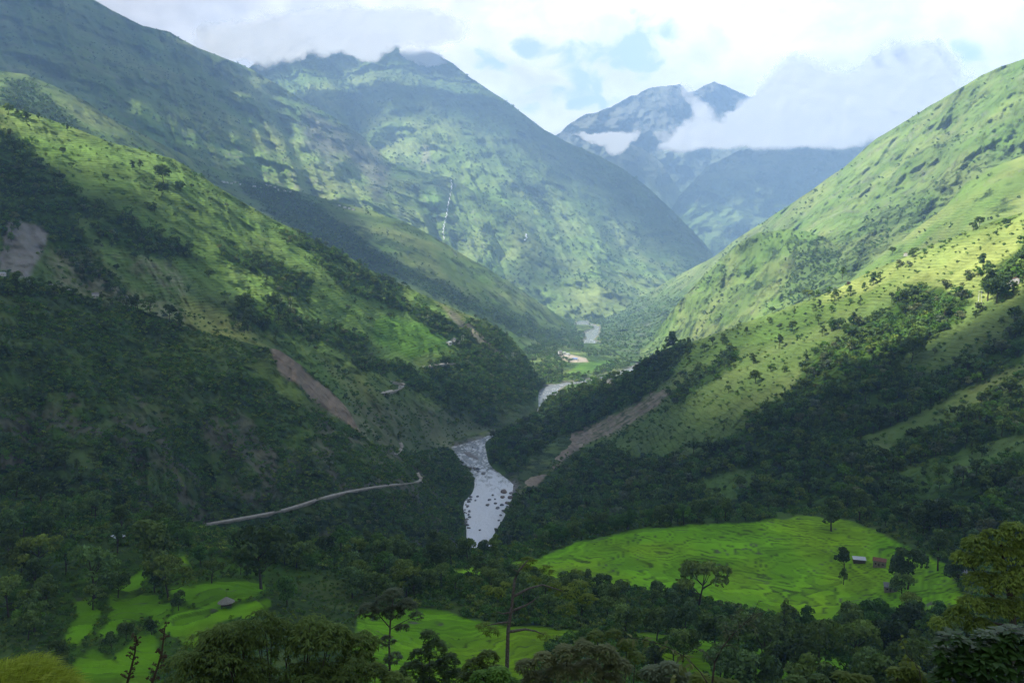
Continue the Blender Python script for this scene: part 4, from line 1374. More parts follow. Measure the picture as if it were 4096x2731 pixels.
def bamboo_proto(h, w, culms, nleaf, lsize, mat, seed):
    r = np.random.default_rng(seed)
    lv, st = MB(), MB()
    per = nleaf // culms
    for i in range(culms):
        a = r.uniform(0, 6.28)
        reach = r.uniform(0.15, 0.5) * w
        hh = h * r.uniform(0.75, 1.05)
        t = np.linspace(0, 1, 9)
        bx = np.stack([math.cos(a) * (0.05 * w + reach * t ** 2.2), math.sin(a) * (0.05 * w + reach * t ** 2.2), hh * (t * 1.25 - 0.33 * t ** 3) - 0.3], -1)
        bx[:, 2] = np.minimum(bx[:, 2], hh)
        st.tube(bx, 0.05 * (1.2 - t), 4)
        q = r.uniform(0.35, 1.0, per)
        c = np.stack([np.interp(q, t, bx[:, j]) for j in range(3)], -1)
        sp = 0.10 * w * (1.25 - q)[:, None]
        off = rng.normal(size=(per, 3)) * sp * np.array([1, 1, 0.6])
        off[:, 2] -= np.abs(off[:, 0]) * 0.4
        N = unit(per) * 0.6 + np.array([0, 0, 1.0])
        N /= np.linalg.norm(N, axis=1, keepdims=True)
        tint = np.clip(0.3 + 0.5 * r.random(per) + 0.25 * r.random(), 0, 1)
        lv.leaves(c + off, N, lsize * r.uniform(0.7, 1.3, per), 0.35, tint, 0.7)
    return lv.data("crown", mat), st.data("culms", M_LEAF_O)


def joined(crown, trunk, name):
    """one mesh object (not placed in the scene) for scattering"""
    bm_ = bmesh.new()
    bm_.from_mesh(crown)
    n0 = len(bm_.faces)
    bm_.from_mesh(trunk)
    bm_.faces.ensure_lookup_table()
    for f in bm_.faces[n0:]:
        f.material_index = 1
    me = bpy.data.meshes.new(name)
    bm_.to_mesh(me); bm_.free()
    me.materials.append(crown.materials[0]); me.materials.append(trunk.materials[0])
    return bpy.data.objects.new(name, me)


def scatter(name, P, scale, protos, label, cat, pick=None):
    """very many plants as one object: points that carry copies of a few plant shapes"""
    n = len(P)
    me = bpy.data.meshes.new(name)
    me.vertices.add(n)
    me.vertices.foreach_set('co', np.asarray(P, np.float32).ravel())
    for k, v, ty in (('size', scale, 'FLOAT'), ('turn', rng.uniform(0, 6.28, n), 'FLOAT')):
        a = me.attributes.new(k, ty, 'POINT')
        a.data.foreach_set('value', np.asarray(v, np.float32))
    a = me.attributes.new('pick', 'INT', 'POINT')
    a.data.foreach_set('value', np.asarray(rng.integers(0, len(protos), n) if pick is None else pick, np.int32))
    o = bpy.data.objects.new(name, me)
    COL.objects.link(o)
    g = bpy.data.node_groups.new(name, 'GeometryNodeTree')
    g.interface.new_socket('Geometry', in_out='INPUT', socket_type='NodeSocketGeometry')
    g.interface.new_socket('Geometry', in_out='OUTPUT', socket_type='NodeSocketGeometry')
    gi, go = g.nodes.new('NodeGroupInput'), g.nodes.new('NodeGroupOutput')
    ip = g.nodes.new('GeometryNodeInstanceOnPoints')
    ip.inputs['Pick Instance'].default_value = True
    gt = g.nodes.new('GeometryNodeGeometryToInstance')
    for pr in reversed(protos):
        oi = g.nodes.new('GeometryNodeObjectInfo')
        oi.inputs['Object'].default_value = pr
        g.links.new(oi.outputs['Geometry'], gt.inputs[0])
    g.links.new(gi.outputs[0], ip.inputs['Points'])
    g.links.new(gt.outputs[0], ip.inputs['Instance'])

    def named(nm, ty):
        q = g.nodes.new('GeometryNodeInputNamedAttribute')
        q.data_type = ty
        q.inputs[0].default_value = nm
        return q.outputs[0]
    g.links.new(named('pick', 'INT'), ip.inputs['Instance Index'])
    g.links.new(named('size', 'FLOAT'), ip.inputs['Scale'])
    cx = g.nodes.new('ShaderNodeCombineXYZ')
    g.links.new(named('turn', 'FLOAT'), cx.inputs[2])
    g.links.new(cx.outputs[0], ip.inputs['Rotation'])
    g.links.new(ip.outputs[0], go.inputs[0])
    md = o.modifiers.new(name, 'NODES')
    md.node_group = g
    tag(o, label, cat, None, 'stuff')
    return o


# plant shapes for scattering, 10 m tall at size 1 (three levels of detail)
MID = [joined(*tree_proto(*a), "plant_shape") for a in [
    ('round', 10, 9.5, 13, 330, 0.62, M_LEAF, 1), ('round', 9, 10.5, 14, 330, 0.64, M_LEAF, 2), ('oval', 12, 6.5, 11, 300, 0.55, M_LEAF, 3),
    ('open', 10, 10, 13, 280, 0.60, M_LEAF, 4), ('round', 8.5, 9, 12, 320, 0.58, M_LEAF_G, 5), ('cone', 12, 6.5, 12, 280, 0.5, M_LEAF, 6)]]
MID.append(joined(*bamboo_proto(10, 11, 14, 330, 0.55, M_LEAF_G, 7), "plant_shape"))
MID.append(joined(*tree_proto('open', 9, 10, 13, 300, 0.6, M_LEAF_G, 8), "plant_shape"))
MID.append(joined(*tree_proto('round', 9, 9, 12, 280, 0.6, M_LEAF_K, 10), "plant_shape"))
MID.append(joined(*tree_proto('round', 7, 8, 11, 280, 0.6, M_LEAF_O, 9), "plant_shape"))
LOW = [joined(*tree_proto(*a), "plant_shape") for a in [
    ('round', 10, 10, 8, 80, 1.25, M_LEAF, 11, 0.3), ('oval', 11, 8, 7, 70, 1.2, M_LEAF, 12, 0.3), ('round', 8, 10, 8, 80, 1.2, M_LEAF_G, 13, 0.3)]]


def bush_proto(h, w, k, n, ls, mat, seed):
    r = np.random.default_rng(seed)
    cl = [(np.array([r.uniform(-.4, .4) * w, r.uniform(-.4, .4) * w, r.uniform(0.15, 0.7) * h]), r.uniform(.2, .34) * w) for _ in range(k)]
    mb, st = MB(), MB()
    clump_leaves(mb, cl, n, ls, 0.55, 0.7)
    for c, _ in cl[:4]:
        st.tube([(0, 0, -0.4), c * 0.5, c], [0.06, 0.04, 0.02], 4)
    return mb.data("foliage", mat), st.data("stems", M_BARK)


BUSH = [joined(*bush_proto(3, 3.4, 6, 70, 0.42, m, 20 + i), "plant_shape") for i, m in enumerate([M_LEAF, M_LEAF_G, M_LEAF_O, M_LEAF_G])]
BUSH_FAR = [joined(*bush_proto(8, 9, 5, 34, 1.7, m, 30 + i), "plant_shape") for i, m in enumerate([M_LEAF, M_LEAF_G, M_LEAF])]


def sample_layer(key, dens, maxn=60000, inframe=True):
    """plants per square metre of ground given by dens(U,V,P); returns U,V,P"""
    L = LAYERS[key]
    P, U, V = L.P, L.U, L.V
    dv = P[1:, :-1] - P[:-1, :-1]
    du = P[:-1, 1:] - P[:-1, :-1]
    A = np.linalg.norm(np.cross(du, dv), axis=-1)
    A = np.minimum(A, np.percentile(A, 99))
    Dn = dens(U[:-1, :-1], V[:-1, :-1], P[:-1, :-1])
    lam = A * Dn
    if lam.sum() > maxn:
        lam *= maxn / lam.sum()
    c = rng.poisson(lam)
    r, q = np.nonzero(c)
    rep = c[r, q]
    r, q = np.repeat(r, rep), np.repeat(q, rep)
    a, b = rng.random(len(r))[:, None], rng.random(len(r))[:, None]
    p = (P[r, q] * (1 - a) + P[r + 1, q] * a) * (1 - b) + (P[r, q + 1] * (1 - a) + P[r + 1, q + 1] * a) * b
    UU, VV, _ = proj(p)
    if inframe:
        k = (UU > -60) & (UU < 2412) & (VV < 1640)
        p, UU, VV = p[k], UU[k], VV[k]
    return UU, VV, p


def thin(P, r):
    """drop points closer than about r to another (grid hashing)"""
    seen, keep = set(), []
    for i, p in enumerate(P):
        k = (int(p[0] // r), int(p[1] // r))
        if k in seen:
            continue
        seen.add(k); keep.append(i)
    return np.array(keep, int)


def sz(n, lo, hi):
    return lo + (hi - lo) * rng.beta(2, 2.5, n)


ROAD_L = [(470, 1208), (540, 1196), (640, 1178), (700, 1160), (740, 1146), (790, 1134), (830, 1126), (880, 1118), (940, 1112), (965, 1106), (960, 1092)]
# woods on the near hillsides
fp, fs = [], []
for key, dn, lo, hi, sp in [('right_slope', 1 / 36, 0.4, 1.6, 3.6), ('left_slope', 1 / 40, 0.5, 1.15, 4.0), ('near_left_slope', 1 / 30, 0.4, 0.9, 3.0)]:
    U, V, P = sample_layer(key, lambda U, V, P: (dn * forest(key, U, V, P) * (0.08 + 0.92 * sst(fbm(P, 30, 4, 0.6, 80), -0.22, 0.12)) + 0.0034 * sst(fbm(P, 42, 4, 0.6, 81), 0.05, 0.4)) * (1 - soft(U, V, SLIDE_R, 7)) * (1 - soft(U, V - 14, SLIDE_R, 6)) * (1 - soft(U, V - 26, SLIDE_R, 6)) * (1 - soft(U, V, SLIDE_FOOT, 5)) * (1 - soft(U, V - 16, SLIDE_FOOT, 5)) * (1 - soft(U, V - 30, SLIDE_FOOT, 5)) * (1 - soft(U, V, SLIDE_L, 6)))
    k = thin(P, sp)
    P = P[k]
    if key == 'near_left_slope':
        q_ = proj(P)
        P = P[(polydist(q_[0], q_[1], ROAD_L, False) > 5) & (polydist(q_[0], q_[1] - 14, ROAD_L, False) > 11)]
    rmk = river_mask(P[:, 0], P[:, 1], 1) < -4
    P = P[rmk]
    fp.append(P); fs.append(sz(len(P), lo, hi))
WOOD_P, WOOD_S = np.concatenate(fp), np.concatenate(fs)
# valley floor woods
c = rng.poisson(np.full(26000, 1.0))
vx_u, vx_d = rng.uniform(960, 1760, 26000), np.exp(rng.uniform(math.log(700), math.log(4200), 26000))
X_, Y_ = (vx_u - CX) / F * vx_d, vx_d
inside = river_mask(X_, Y_, 1)
uu, vv, _ = proj(np.stack([X_, Y_, X_ * 0], -1))
ok = (inside < -7) & (soft(uu, vv + 3, [(1290, 862), (1325, 832), (1400, 826), (1412, 836), (1355, 862), (1308, 870)], 3) < 0.3) & (soft(uu, vv, [(1276, 818), (1298, 808), (1348, 820), (1354, 832), (1310, 836), (1286, 828)], 3) < 0.3) & \
     (fbm(np.stack([X_, Y_, X_ * 0], -1), 120, 3, 0.5, 82) > -0.28)
X_, Y_ = X_[ok], Y_[ok]
Z_ = np.interp(-inside[ok], [0, 12, 30, 260], [0, 3, 3, 17])
VWP = np.stack([X_, Y_, Z_ - 0.5], -1)
q_ = proj(VWP)
keep = np.ones(len(VWP), bool)
for key in ('right_slope', 'left_slope', 'near_left_slope'):
    L = LAYERS[key]
    keep &= ~((q_[0] > L.u0) & (q_[0] < L.u1) & (q_[1] > L.top(q_[0]) + 5))
for dv in (5, 10, 15):                    # nothing tall stands right before the far bends of the river
    up_d = plane_d(q_[1] - dv)
    keep &= ~((VWP[:, 1] > 1500) & (river_mask((q_[0] - CX) / F * up_d, up_d, 1) > 0))
VWP = VWP[keep]
k = thin(VWP, 5.5)
VWP = VWP[k]
scatter("forest", np.concatenate([WOOD_P, VWP]), np.r_[WOOD_S, sz(len(VWP), 0.6, 1.3)], MID, "dark broadleaf woods covering the gullies, river banks and valley floor", "woods")
print("wood", len(WOOD_P), len(VWP))

# shrubs on the near hillsides
bp_, bs_ = [], []
for key, dn, lo, hi in [('near_left_slope', 1 / 7, 0.45, 1.35), ('left_slope', 1 / 38, 0.5, 1.4), ('right_slope', 1 / 40, 0.5, 1.4)]:
    U, V, P = sample_layer(key, lambda U, V, P: dn * sst(fbm(P, 22, 4, 0.6, 83), -0.35, 0.25) * (1 - soft(U, V, SLIDE_R, 4)) * (1 - soft(U, V, SLIDE_L, 4)) *
                           (1 - (0.85 if key == 'left_slope' else 0.6) * polymask(key, TERR, U, V, P, 10, 30, 10)) * (1 - soft(U, V, [(560, 835), (620, 825), (690, 895), (800, 975), (640, 905)], 6)) * (1 - soft(U, V, [(0, 545), (30, 500), (112, 532), (60, 640), (0, 615)], 6)), 30000)
    m = river_mask(P[:, 0], P[:, 1], 1) < -2
    if key == 'near_left_slope':
        m &= (polydist(U, V, ROAD_L, False) > 4) & (polydist(U, V - 7, ROAD_L, False) > 5)
    bp_.append(P[m]); bs_.append(sz(m.sum(), lo, hi))
scatter("shrubbery", np.concatenate(bp_), np.concatenate(bs_), BUSH, "rough green shrubs and tall grass clothing the near slopes", "shrubs")
print("bush", sum(map(len, bp_)))

# trees and scrub far off
tp, ts = [], []
for key, dn, lo, hi, mx in [('center', 1 / 350, 0.7, 1.9, 26000), ('left_mt', 1 / 500, 0.5, 1.3, 16000), ('right_hill', 1 / 330, 0.35, 1.0, 15000), ('knoll', 1 / 110, 0.35, 0.9, 9000), ('spur', 1 / 160, 0.3, 0.8, 3500), ('mid_left_ridge', 1 / 130, 0.4, 1.0, 14000)]:
    def dens(U, V, P):
        q = sst(fbm(P, 130, 4, 0.6, 84), -0.1, 0.3) * 0.9 + 0.06
        if key == 'mid_left_ridge':
            q = 0.12 * q + forest(key, U, V, P)
        if key == 'right_hill':
            q = q * 0.5 + 1.2 * soft(U, V, [(1820, 650), (1900, 570), (2040, 490), (2200, 390), (2300, 350), (2150, 480), (1950, 620), (1850, 700)], 20) + 1.2 * sst(V, 650, 720) * (U < 1650)
        if key in ('center', 'left_mt', 'right_hill'):
            L_ = LAYERS[key]
            q = q * 0.6 + 0.7 * sst(0.40 - L_.gv[:-1, :-1], 0, 0.3)
        if key == 'knoll':
            q = q * 0.4 + 1.0 * soft(*warp(U, V, P, 60, 18), [(1800, 560), (1880, 535), (1960, 590), (2000, 640), (1860, 690), (1780, 690), (1830, 620)], 20)
        if key == 'spur':
            q = q * 0.25
        return dn * q
    U, V, P = sample_layer(key, dens, mx)
    tp.append(P); ts.append(sz(len(P), lo, hi))
far_p, far_s = np.concatenate(tp), np.concatenate(ts)
scatter("distant_trees", far_p, far_s, BUSH_FAR + LOW, "countless tiny trees and scrub dotting the distant mountainsides", "trees", rng.choice(6, len(far_p), p=[.3, .25, .25, .08, .06, .06]))
print("far", len(far_p))
# ---------------------------------------------------------------- single trees
def kindset(mats, n):
    return mats


SPECIES = {     # species -> (words, list of (crown mesh, trunk mesh, height))
    'round': ("round-crowned dark tree", [tree_proto('round', 10, 9.5, 16, 1500, 0.34, M_LEAF, 41) + (10,), tree_proto('round', 10, 10.5, 18, 1500, 0.36, M_LEAF, 42) + (10,)]),
    'green': ("leafy mid-green tree", [tree_proto('round', 10, 9.0, 15, 1400, 0.34, M_LEAF_G, 43) + (10,), tree_proto('open', 10, 9.5, 16, 1300, 0.32, M_LEAF_G, 44) + (10,)]),
    'oval': ("tall narrow dark tree", [tree_proto('oval', 10, 5.4, 14, 1300, 0.28, M_LEAF, 45) + (10,), tree_proto('oval', 10, 6.0, 15, 1300, 0.30, M_LEAF, 46) + (10,)]),
    'open': ("spreading open-crowned tree", [tree_proto('open', 10, 9.5, 18, 1250, 0.30, M_LEAF, 47) + (10,), tree_proto('open', 10, 10.5, 20, 1250, 0.32, M_LEAF_O, 48) + (10,)]),
    'cone': ("slender pointed tree", [tree_proto('cone', 10, 5.5, 18, 1300, 0.26, M_LEAF, 49) + (10,)]),
    'bamboo': ("arching feathery bamboo clump", [bamboo_proto(10, 11, 24, 1700, 0.36, M_LEAF_G, 50) + (10,), bamboo_proto(10, 12, 22, 1700, 0.36, M_LEAF_G, 51) + (10,)]),
}
TREES = []


def plant_tree(sp, base, h, label=None, var=None, group=None):
    words_, protos = SPECIES[sp]
    cm, tm, h0 = protos[random.randrange(len(protos)) if var is None else var % len(protos)]
    nm = "bamboo" if sp == 'bamboo' else "tree"
    s = h / h0
    root = empty(nm, base, random.uniform(0, 6.28), s)
    root.scale = (s * random.uniform(0.9, 1.1), s * random.uniform(0.9, 1.1), s)
    for pn, me in (("crown", cm), ("culms" if sp == 'bamboo' else "trunk", tm)):
        o = bpy.data.objects.new(pn, me)
        COL.objects.link(o)
        o.parent = root
    tag(root, label, "bamboo" if sp == 'bamboo' else "tree", group or ("bamboo clumps on the lower slopes" if sp == 'bamboo' else "trees on the lower slopes"))
    TREES.append((root, sp, np.array(base, float), h, label is not None))
    return root


def tree_px(sp, U, Vb, hp, label=None, var=None):
    """a tree standing where the line of sight through U,Vb meets the near ground, hp picture units high"""
    p = ground_at(U, Vb)
    return plant_tree(sp, p, hp * p[1] / F, label, var)


def tree_on(key, sp, U, V, hp, label=None):
    p = LAYERS[key].at(U, V)
    return plant_tree(sp, p, hp * p[1] / F, label)


# hand-placed: (species, U, V of the foot, height)
for sp, U, V, hp, lab in [
    ('open', 1607, 1400, 128, "big dark spreading tree standing alone against the bright rice field"),
    ('round', 1938, 1310, 55, "small round tree left of the tin-roofed shed on the rice field"),
    ('oval', 1937, 1342, 38, "little narrow tree on the rice field just below the round one by the shed"),
    ('oval', 1908, 1222, 82, "tall yellowish green tree at the upper right edge of the bright rice field"),
    ('oval', 1975, 1200, 78, "tall slim dark tree with a pale trunk above the rice field's upper right edge"),
    ('round', 2085, 1352, 100, "large dark tree hiding a ruined hut right of the brick house"),
    ('round', 2070, 1375, 60, "lower tree leaning over the ruined hut right of the brick house"),
    ('oval', 2155, 1310, 95, "dark upright tree standing on the small terraces right of the brick house"),
    ('round', 2200, 1345, 70, "dark tree above the narrow green strip at the right of the rice field"),
    ('round', 2120, 1230, 62, "dark bushy tree above the brick house, near the white dish"),
    ('round', 2160, 1215, 68, "broad dark tree uphill right of the white dish"),
    ('round', 2205, 1215, 58, "dark spreading tree at the wood's right end uphill of the terraces"),
    ('oval', 80, 1450, 95, "short thin-trunked tree at the edge of the left rice terraces"),
    ('open', 215, 1370, 130, "tall tree with a long bare trunk among the left terraces"),
    ('open', 385, 1375, 105, "single slim tree rising between the left rice terraces"),
    ('open', 20, 1420, 100, "wide pale-topped tree at the left edge above the terraces"),
    ('open', 85, 1330, 110, "twin-stemmed open tree on the left slope below the bamboo"),
    ('round', 345, 1310, 120, "tall dense dark tree in the middle of the left-hand wood"),
    ('round', 600, 1350, 145, "massive dark tree with pale green tufts right of the thatched hut"),
    ('green', 660, 1395, 70, "low bright tree right of the thatched hut on the left terraces"),
    ('green', 110, 1230, 42, "small lime green tree on the grassy slope at far left"),
    ('green', 460, 1300, 50, "pale feathery small tree above the thatched hut"),
    ('round', 256, 1492, 44, "round bush-like tree in the left terraces, nearer the path"),
    ('round', 290, 1470, 40, "round bush-like tree in the left terraces, upper one of the pair"),
    ('round', 348, 1458, 36, "round bush-like tree in the left terraces, right of the pair"),
    ('round', 135, 1520, 55, "dark squat tree beside the path above the grassy mound"),
    ('round', 1435, 1470, 85, "small domed bluish tree in front of the tree belt"),
    ('cone', 1800, 1480, 110, "pointed conifer-like tree in the dark belt below the rice field"),
    ('open', 1880, 1560, 150, None), ('open', 1760, 1560, 150, None), ('round', 1700, 1520, 110, None), ('open', 1960, 1550, 140, None), ('round', 2040, 1545, 130, None),
    ('round', 1640, 1500, 100, None), ('open', 1570, 1490, 105, None), ('round', 1510, 1470, 80, None),
    ('round', 1950, 1480, 100, None), ('green', 2010, 1470, 105, None), ('round', 2090, 1480, 90, None), ('green', 2150, 1500, 90, None), ('open', 1830, 1600, 150, None), ('open', 2090, 1600, 150, None)]:
    tree_px(sp, U, V, hp, lab)

for key, sp, U, V, hp, lab in [
    ('right_slope', 'round', 1545, 797, 38, "lone dark tree on the skyline where the right ridge meets the valley"),
    ('right_slope', 'round', 2050, 583, 16, None), ('right_slope', 'oval', 1953, 680, 25, "leaning tree in the sunny row along the right-hand terraces"),
    ('right_slope', 'oval', 1917, 692, 28, "tall dark tree in the sunny row along the right-hand terraces"), ('right_slope', 'oval', 1985, 668, 20, None), ('right_slope', 'open', 1858, 690, 26, "wide flat-topped tree on the crest of the right-hand terraces"),
    ('right_slope', 'oval', 1882, 708, 22, None), ('right_slope', 'oval', 2005, 655, 32, None), ('right_slope', 'oval', 1935, 640, 28, "dark tree on the right-hand crest behind the sunny row"), ('right_slope', 'oval', 2258, 620, 38, "two-tiered tree on the bright upper terraces at the right"),
    ('right_slope', 'oval', 2270, 690, 70, "tall leafy tree at the top of the wooded strip near the right edge"), ('right_slope', 'round', 2290, 695, 60, None), ('right_slope', 'oval', 2240, 730, 20, None), ('right_slope', 'round', 2220, 645, 18, None),
    ('right_slope', 'round', 2310, 522, 20, None), ('right_slope', 'round', 2250, 520, 22, None), ('right_slope', 'round', 2235, 530, 20, None), ('right_slope', 'round', 2100, 590, 22, None), ('right_slope', 'round', 2090, 590, 16, None),
    ('right_slope', 'round', 1735, 880, 30, None), ('right_slope', 'oval', 1730, 835, 26, None), ('right_slope', 'oval', 1910, 760, 34, None), ('right_slope', 'oval', 1960, 745, 28, None), ('right_slope', 'round', 2095, 830, 55, "big round tree at the tip of the sunlit hollow on the right slope"),
    ('right_slope', 'oval', 1600, 870, 30, None), ('right_slope', 'oval', 1580, 800, 26, None), ('right_slope', 'round', 1660, 790, 26, None), ('right_slope', 'oval', 1715, 770, 20, None), ('right_slope', 'oval', 1790, 800, 32, None), ('right_slope', 'round', 1820, 760, 24, None),
    ('left_slope', 'round', 375, 420, 40, "big round dark tree standing out on the upper left terraces"), ('left_slope', 'round', 372, 450, 30, None), ('left_slope', 'oval', 305, 390, 22, None), ('left_slope', 'oval', 322, 392, 24, None), ('left_slope', 'round', 145, 355, 16, None),
    ('left_slope', 'oval', 60, 275, 20, None), ('left_slope', 'oval', 40, 270, 18, None), ('left_slope', 'oval', 90, 278, 18, None), ('left_slope', 'round', 20, 262, 22, None), ('left_slope', 'oval', 155, 300, 16, None), ('left_slope', 'round', 415, 440, 24, None),
    ('left_slope', 'round', 565, 725, 50, "large dark tree pair's upper one beside the bright grass patch on the left"), ('left_slope', 'round', 570, 760, 54, "large dark tree beside the bright grass patch at the foot of the left terraces"), ('left_slope', 'oval', 640, 735, 36, None),
    ('left_slope', 'oval', 630, 700, 30, None), ('left_slope', 'round', 860, 660, 22, None), ('left_slope', 'oval', 355, 485, 22, None), ('left_slope', 'round', 480, 640, 22, None), ('left_slope', 'oval', 740, 620, 28, None), ('left_slope', 'oval', 830, 640, 24, None),
    ('near_left_slope', 'oval', 303, 708, 32, None), ('near_left_slope', 'oval', 316, 712, 36, None), ('near_left_slope', 'open', 345, 718, 38, None), ('near_left_slope', 'open', 390, 740, 42, "umbrella-shaped tree on the dark crest beside the sunlit patch"),
    ('near_left_slope', 'oval', 415, 752, 36, "last tree on the dark crest, right beside the sunlit patch"), ('near_left_slope', 'round', 235, 690, 16, None), ('near_left_slope', 'round', 40, 645, 22, None), ('near_left_slope', 'round', 95, 655, 18, None)]:
    tree_on(key, sp, U, V, hp, lab)


def belt(poly, n, mix, lo, hi, sep):
    """n trees of mixed kinds over a piece of ground given by its outline"""
    p = np.asarray(poly, float)
    done, tries = [], 0
    while len(done) < n and tries < n * 40:
        tries += 1
        U, V = random.uniform(p[:, 0].min(), p[:, 0].max()), random.uniform(p[:, 1].min(), p[:, 1].max())
        if not inpoly(np.array([U]), np.array([V]), p)[0]:
            continue
        g = ground_at(U, V)
        if any((g[0] - q[0]) ** 2 + (g[1] - q[1]) ** 2 < sep * sep for q in done):
            continue
        sp = random.choice(mix)
        done.append(g)
        plant_tree(sp, g, random.uniform(lo, hi) * (0.85 if sp == 'bamboo' else 1))


belt([(1180, 1335), (1300, 1350), (1500, 1365), (1600, 1385), (1600, 1432), (1450, 1438), (1330, 1436), (1260, 1432), (1180, 1425), (1080, 1412), (950, 1384), (820, 1398), (760, 1390), (800, 1350), (1000, 1335)], 46, ['round', 'round', 'open', 'oval', 'green', 'round'], 8.5, 13, 3.6)
belt([(1600, 1400), (1800, 1432), (1890, 1445), (1990, 1405), (2100, 1412), (2230, 1425), (2360, 1450), (2360, 1500), (2060, 1512), (1900, 1500), (1700, 1468), (1600, 1445)], 34, ['round', 'green', 'open', 'round', 'oval'], 7, 11, 3.6)
belt([(560, 1235), (700, 1228), (900, 1255), (1070, 1262), (1150, 1255), (1250, 1250), (1300, 1235), (1240, 1268), (1165, 1288), (1040, 1296), (1000, 1330), (880, 1345), (640, 1320), (560, 1290)], 42, ['round', 'round', 'open', 'bamboo', 'green', 'round', 'oval'], 9, 14, 4.2)
belt([(1240, 1250), (1400, 1220), (1490, 1204), (1600, 1198), (1720, 1194), (1720, 1199), (1480, 1209), (1440, 1218), (1330, 1236), (1262, 1262)], 26, ['bamboo', 'round', 'bamboo', 'green', 'oval'], 9, 14, 3.6)
belt([(0, 1112), (100, 1105), (250, 1150), (450, 1225), (560, 1238), (600, 1285), (470, 1258), (330, 1258), (200, 1300), (120, 1400), (60, 1480), (0, 1480)], 40, ['round', 'open', 'bamboo', 'round', 'oval', 'green', 'round'], 8, 14, 4.6)
belt([(150, 1370), (380, 1290), (470, 1275), (600, 1310), (620, 1350), (420, 1400), (300, 1440)], 8, ['open', 'round', 'oval'], 6, 10, 9)
belt([(1900, 1170), (2050, 1190), (2200, 1230), (2352, 1290), (2352, 1340), (2250, 1300), (2120, 1240), (1990, 1205)], 14, ['round', 'oval', 'green', 'round'], 7, 11, 5)
belt([(1450, 1476), (1700, 1500), (1990, 1535), (2352, 1560), (2352, 1680), (1900, 1680), (1480, 1600)], 26, ['round', 'round', 'open', 'green', 'oval'], 8, 12, 4.5)
print("trees", len(TREES))
# undergrowth between the near trees and on the banks of the rice fields
gp = []
n = 26000
uu, dd = rng.uniform(-60, 2412, n), np.exp(rng.uniform(math.log(150), math.log(520), n))
X_, Y_ = (uu - CX) / F * dd, dd
Z_ = ground_z(X_, Y_)
P = np.stack([X_, Y_, Z_], -1)
k = (field_mask(P, 1.5) < 0.25)
P = P[k]
P = P[thin(P, 1.6)]
P2 = GP2[(riser > 0.5) & (rb > 0.55) & (fm > 0.8)]
P2 = P2[rng.random(len(P2)) < 0.010]
scatter("undergrowth", np.concatenate([P, P2]), np.r_[sz(len(P), 0.4, 1.3) * np.where((P[:, 0] < -45) & (P[:, 1] < 330), 0.42, 1.0), sz(len(P2), 0.12, 0.35)], BUSH, "rank undergrowth between the near trees and along the field banks", "shrubs")
print('undergrowth', len(P), len(P2))
# ---------------------------------------------------------------- plants close to the viewer
def radial(points, n, k, lsize, asp, spread, droop, mb, tint_lo=0.0, base_dir=None):
    """n leaf rosettes of k leaflets each, hanging from the clumps in points (position, radius)"""
    R_ = np.array([p[1] for p in points])
    idx = rng.choice(len(points), n, p=R_ ** 2 / (R_ ** 2).sum())
    cen = np.array([p[0] for p in points])[idx]
    d = unit(n)
    d[:, 2] = np.abs(d[:, 2]) * 1.1 - 0.25
    C = cen + d * (R_[idx] * rng.uniform(0.55, 1.05, n) ** 0.6)[:, None] * np.array([1, 1, 0.8])
    ct = rng.random(len(points))[idx]
    for j in range(k):
        th = 2 * math.pi * (j + rng.random(n) * 0.6) / k
        a = np.stack([np.cos(th), np.sin(th), -droop * rng.uniform(0.5, 1.4, n)], -1)
        a += 0.5 * d
        a /= np.linalg.norm(a, axis=1, keepdims=True)
        side = np.stack([-np.sin(th), np.cos(th), np.zeros(n)], -1)
        L = (lsize * rng.uniform(0.7, 1.25, n))[:, None]
        w = L * asp
        tip = C + a * L * spread
        mid = C + a * L * spread * 0.5 + np.array([0, 0, 0.08]) * L
        V = np.stack([C, mid - side * w, tip, mid + side * w], 1).reshape(-1, 3)
        tt = np.clip(tint_lo + 0.45 * ct + 0.45 * rng.random(n) + 0.15 * d[:, 2], 0, 1)
        mb.add(V, np.arange(4 * n).reshape(n, 4), np.repeat(tt, 4))


def near_plant(name, cat, label, clumps, d, mat, n, k, lsize, asp=0.22, droop=0.6, stems=None, foot=None, bark=None, crown_name="foliage", stem_name="stems", tint_lo=0.0, spread=1.0, group=None):
    """clumps: (U, V, radius in m, depth offset); stems: polylines of (U, V, radius m[, depth offset])"""
    foot = foot if foot is not None else (np.mean([c[0] for c in clumps]), None)
    bx = (foot[0] - CX) / F * d
    base = np.array([bx, d, float(ground_z(bx, d))])
    pts = [(unproj(c[0], c[1], d + (c[3] if len(c) > 3 else 0)) - base, c[2]) for c in clumps]
    root = empty(name, base)
    tag(root, label, cat, group)
    mb = MB()
    if n:
        radial(pts, n, k, lsize, asp, spread, droop, mb, tint_lo)
        mb.build(crown_name, mat, root)
    st = MB()
    if stems:
        for s_ in stems:
            q = np.array([unproj(p[0], p[1], d + (p[3] if len(p) > 3 else 0)) - base for p in s_])
            st.tube(q, [p[2] for p in s_], 6)
    else:
        for c, r in pts[::2]:
            m = c * 0.5 + rng.normal(size=3) * 0.3
            st.tube([np.array([0, 0, -0.3]), m, c], [0.09, 0.06, 0.02], 5)
    st.build(stem_name, bark or M_BARK, root)
    return root


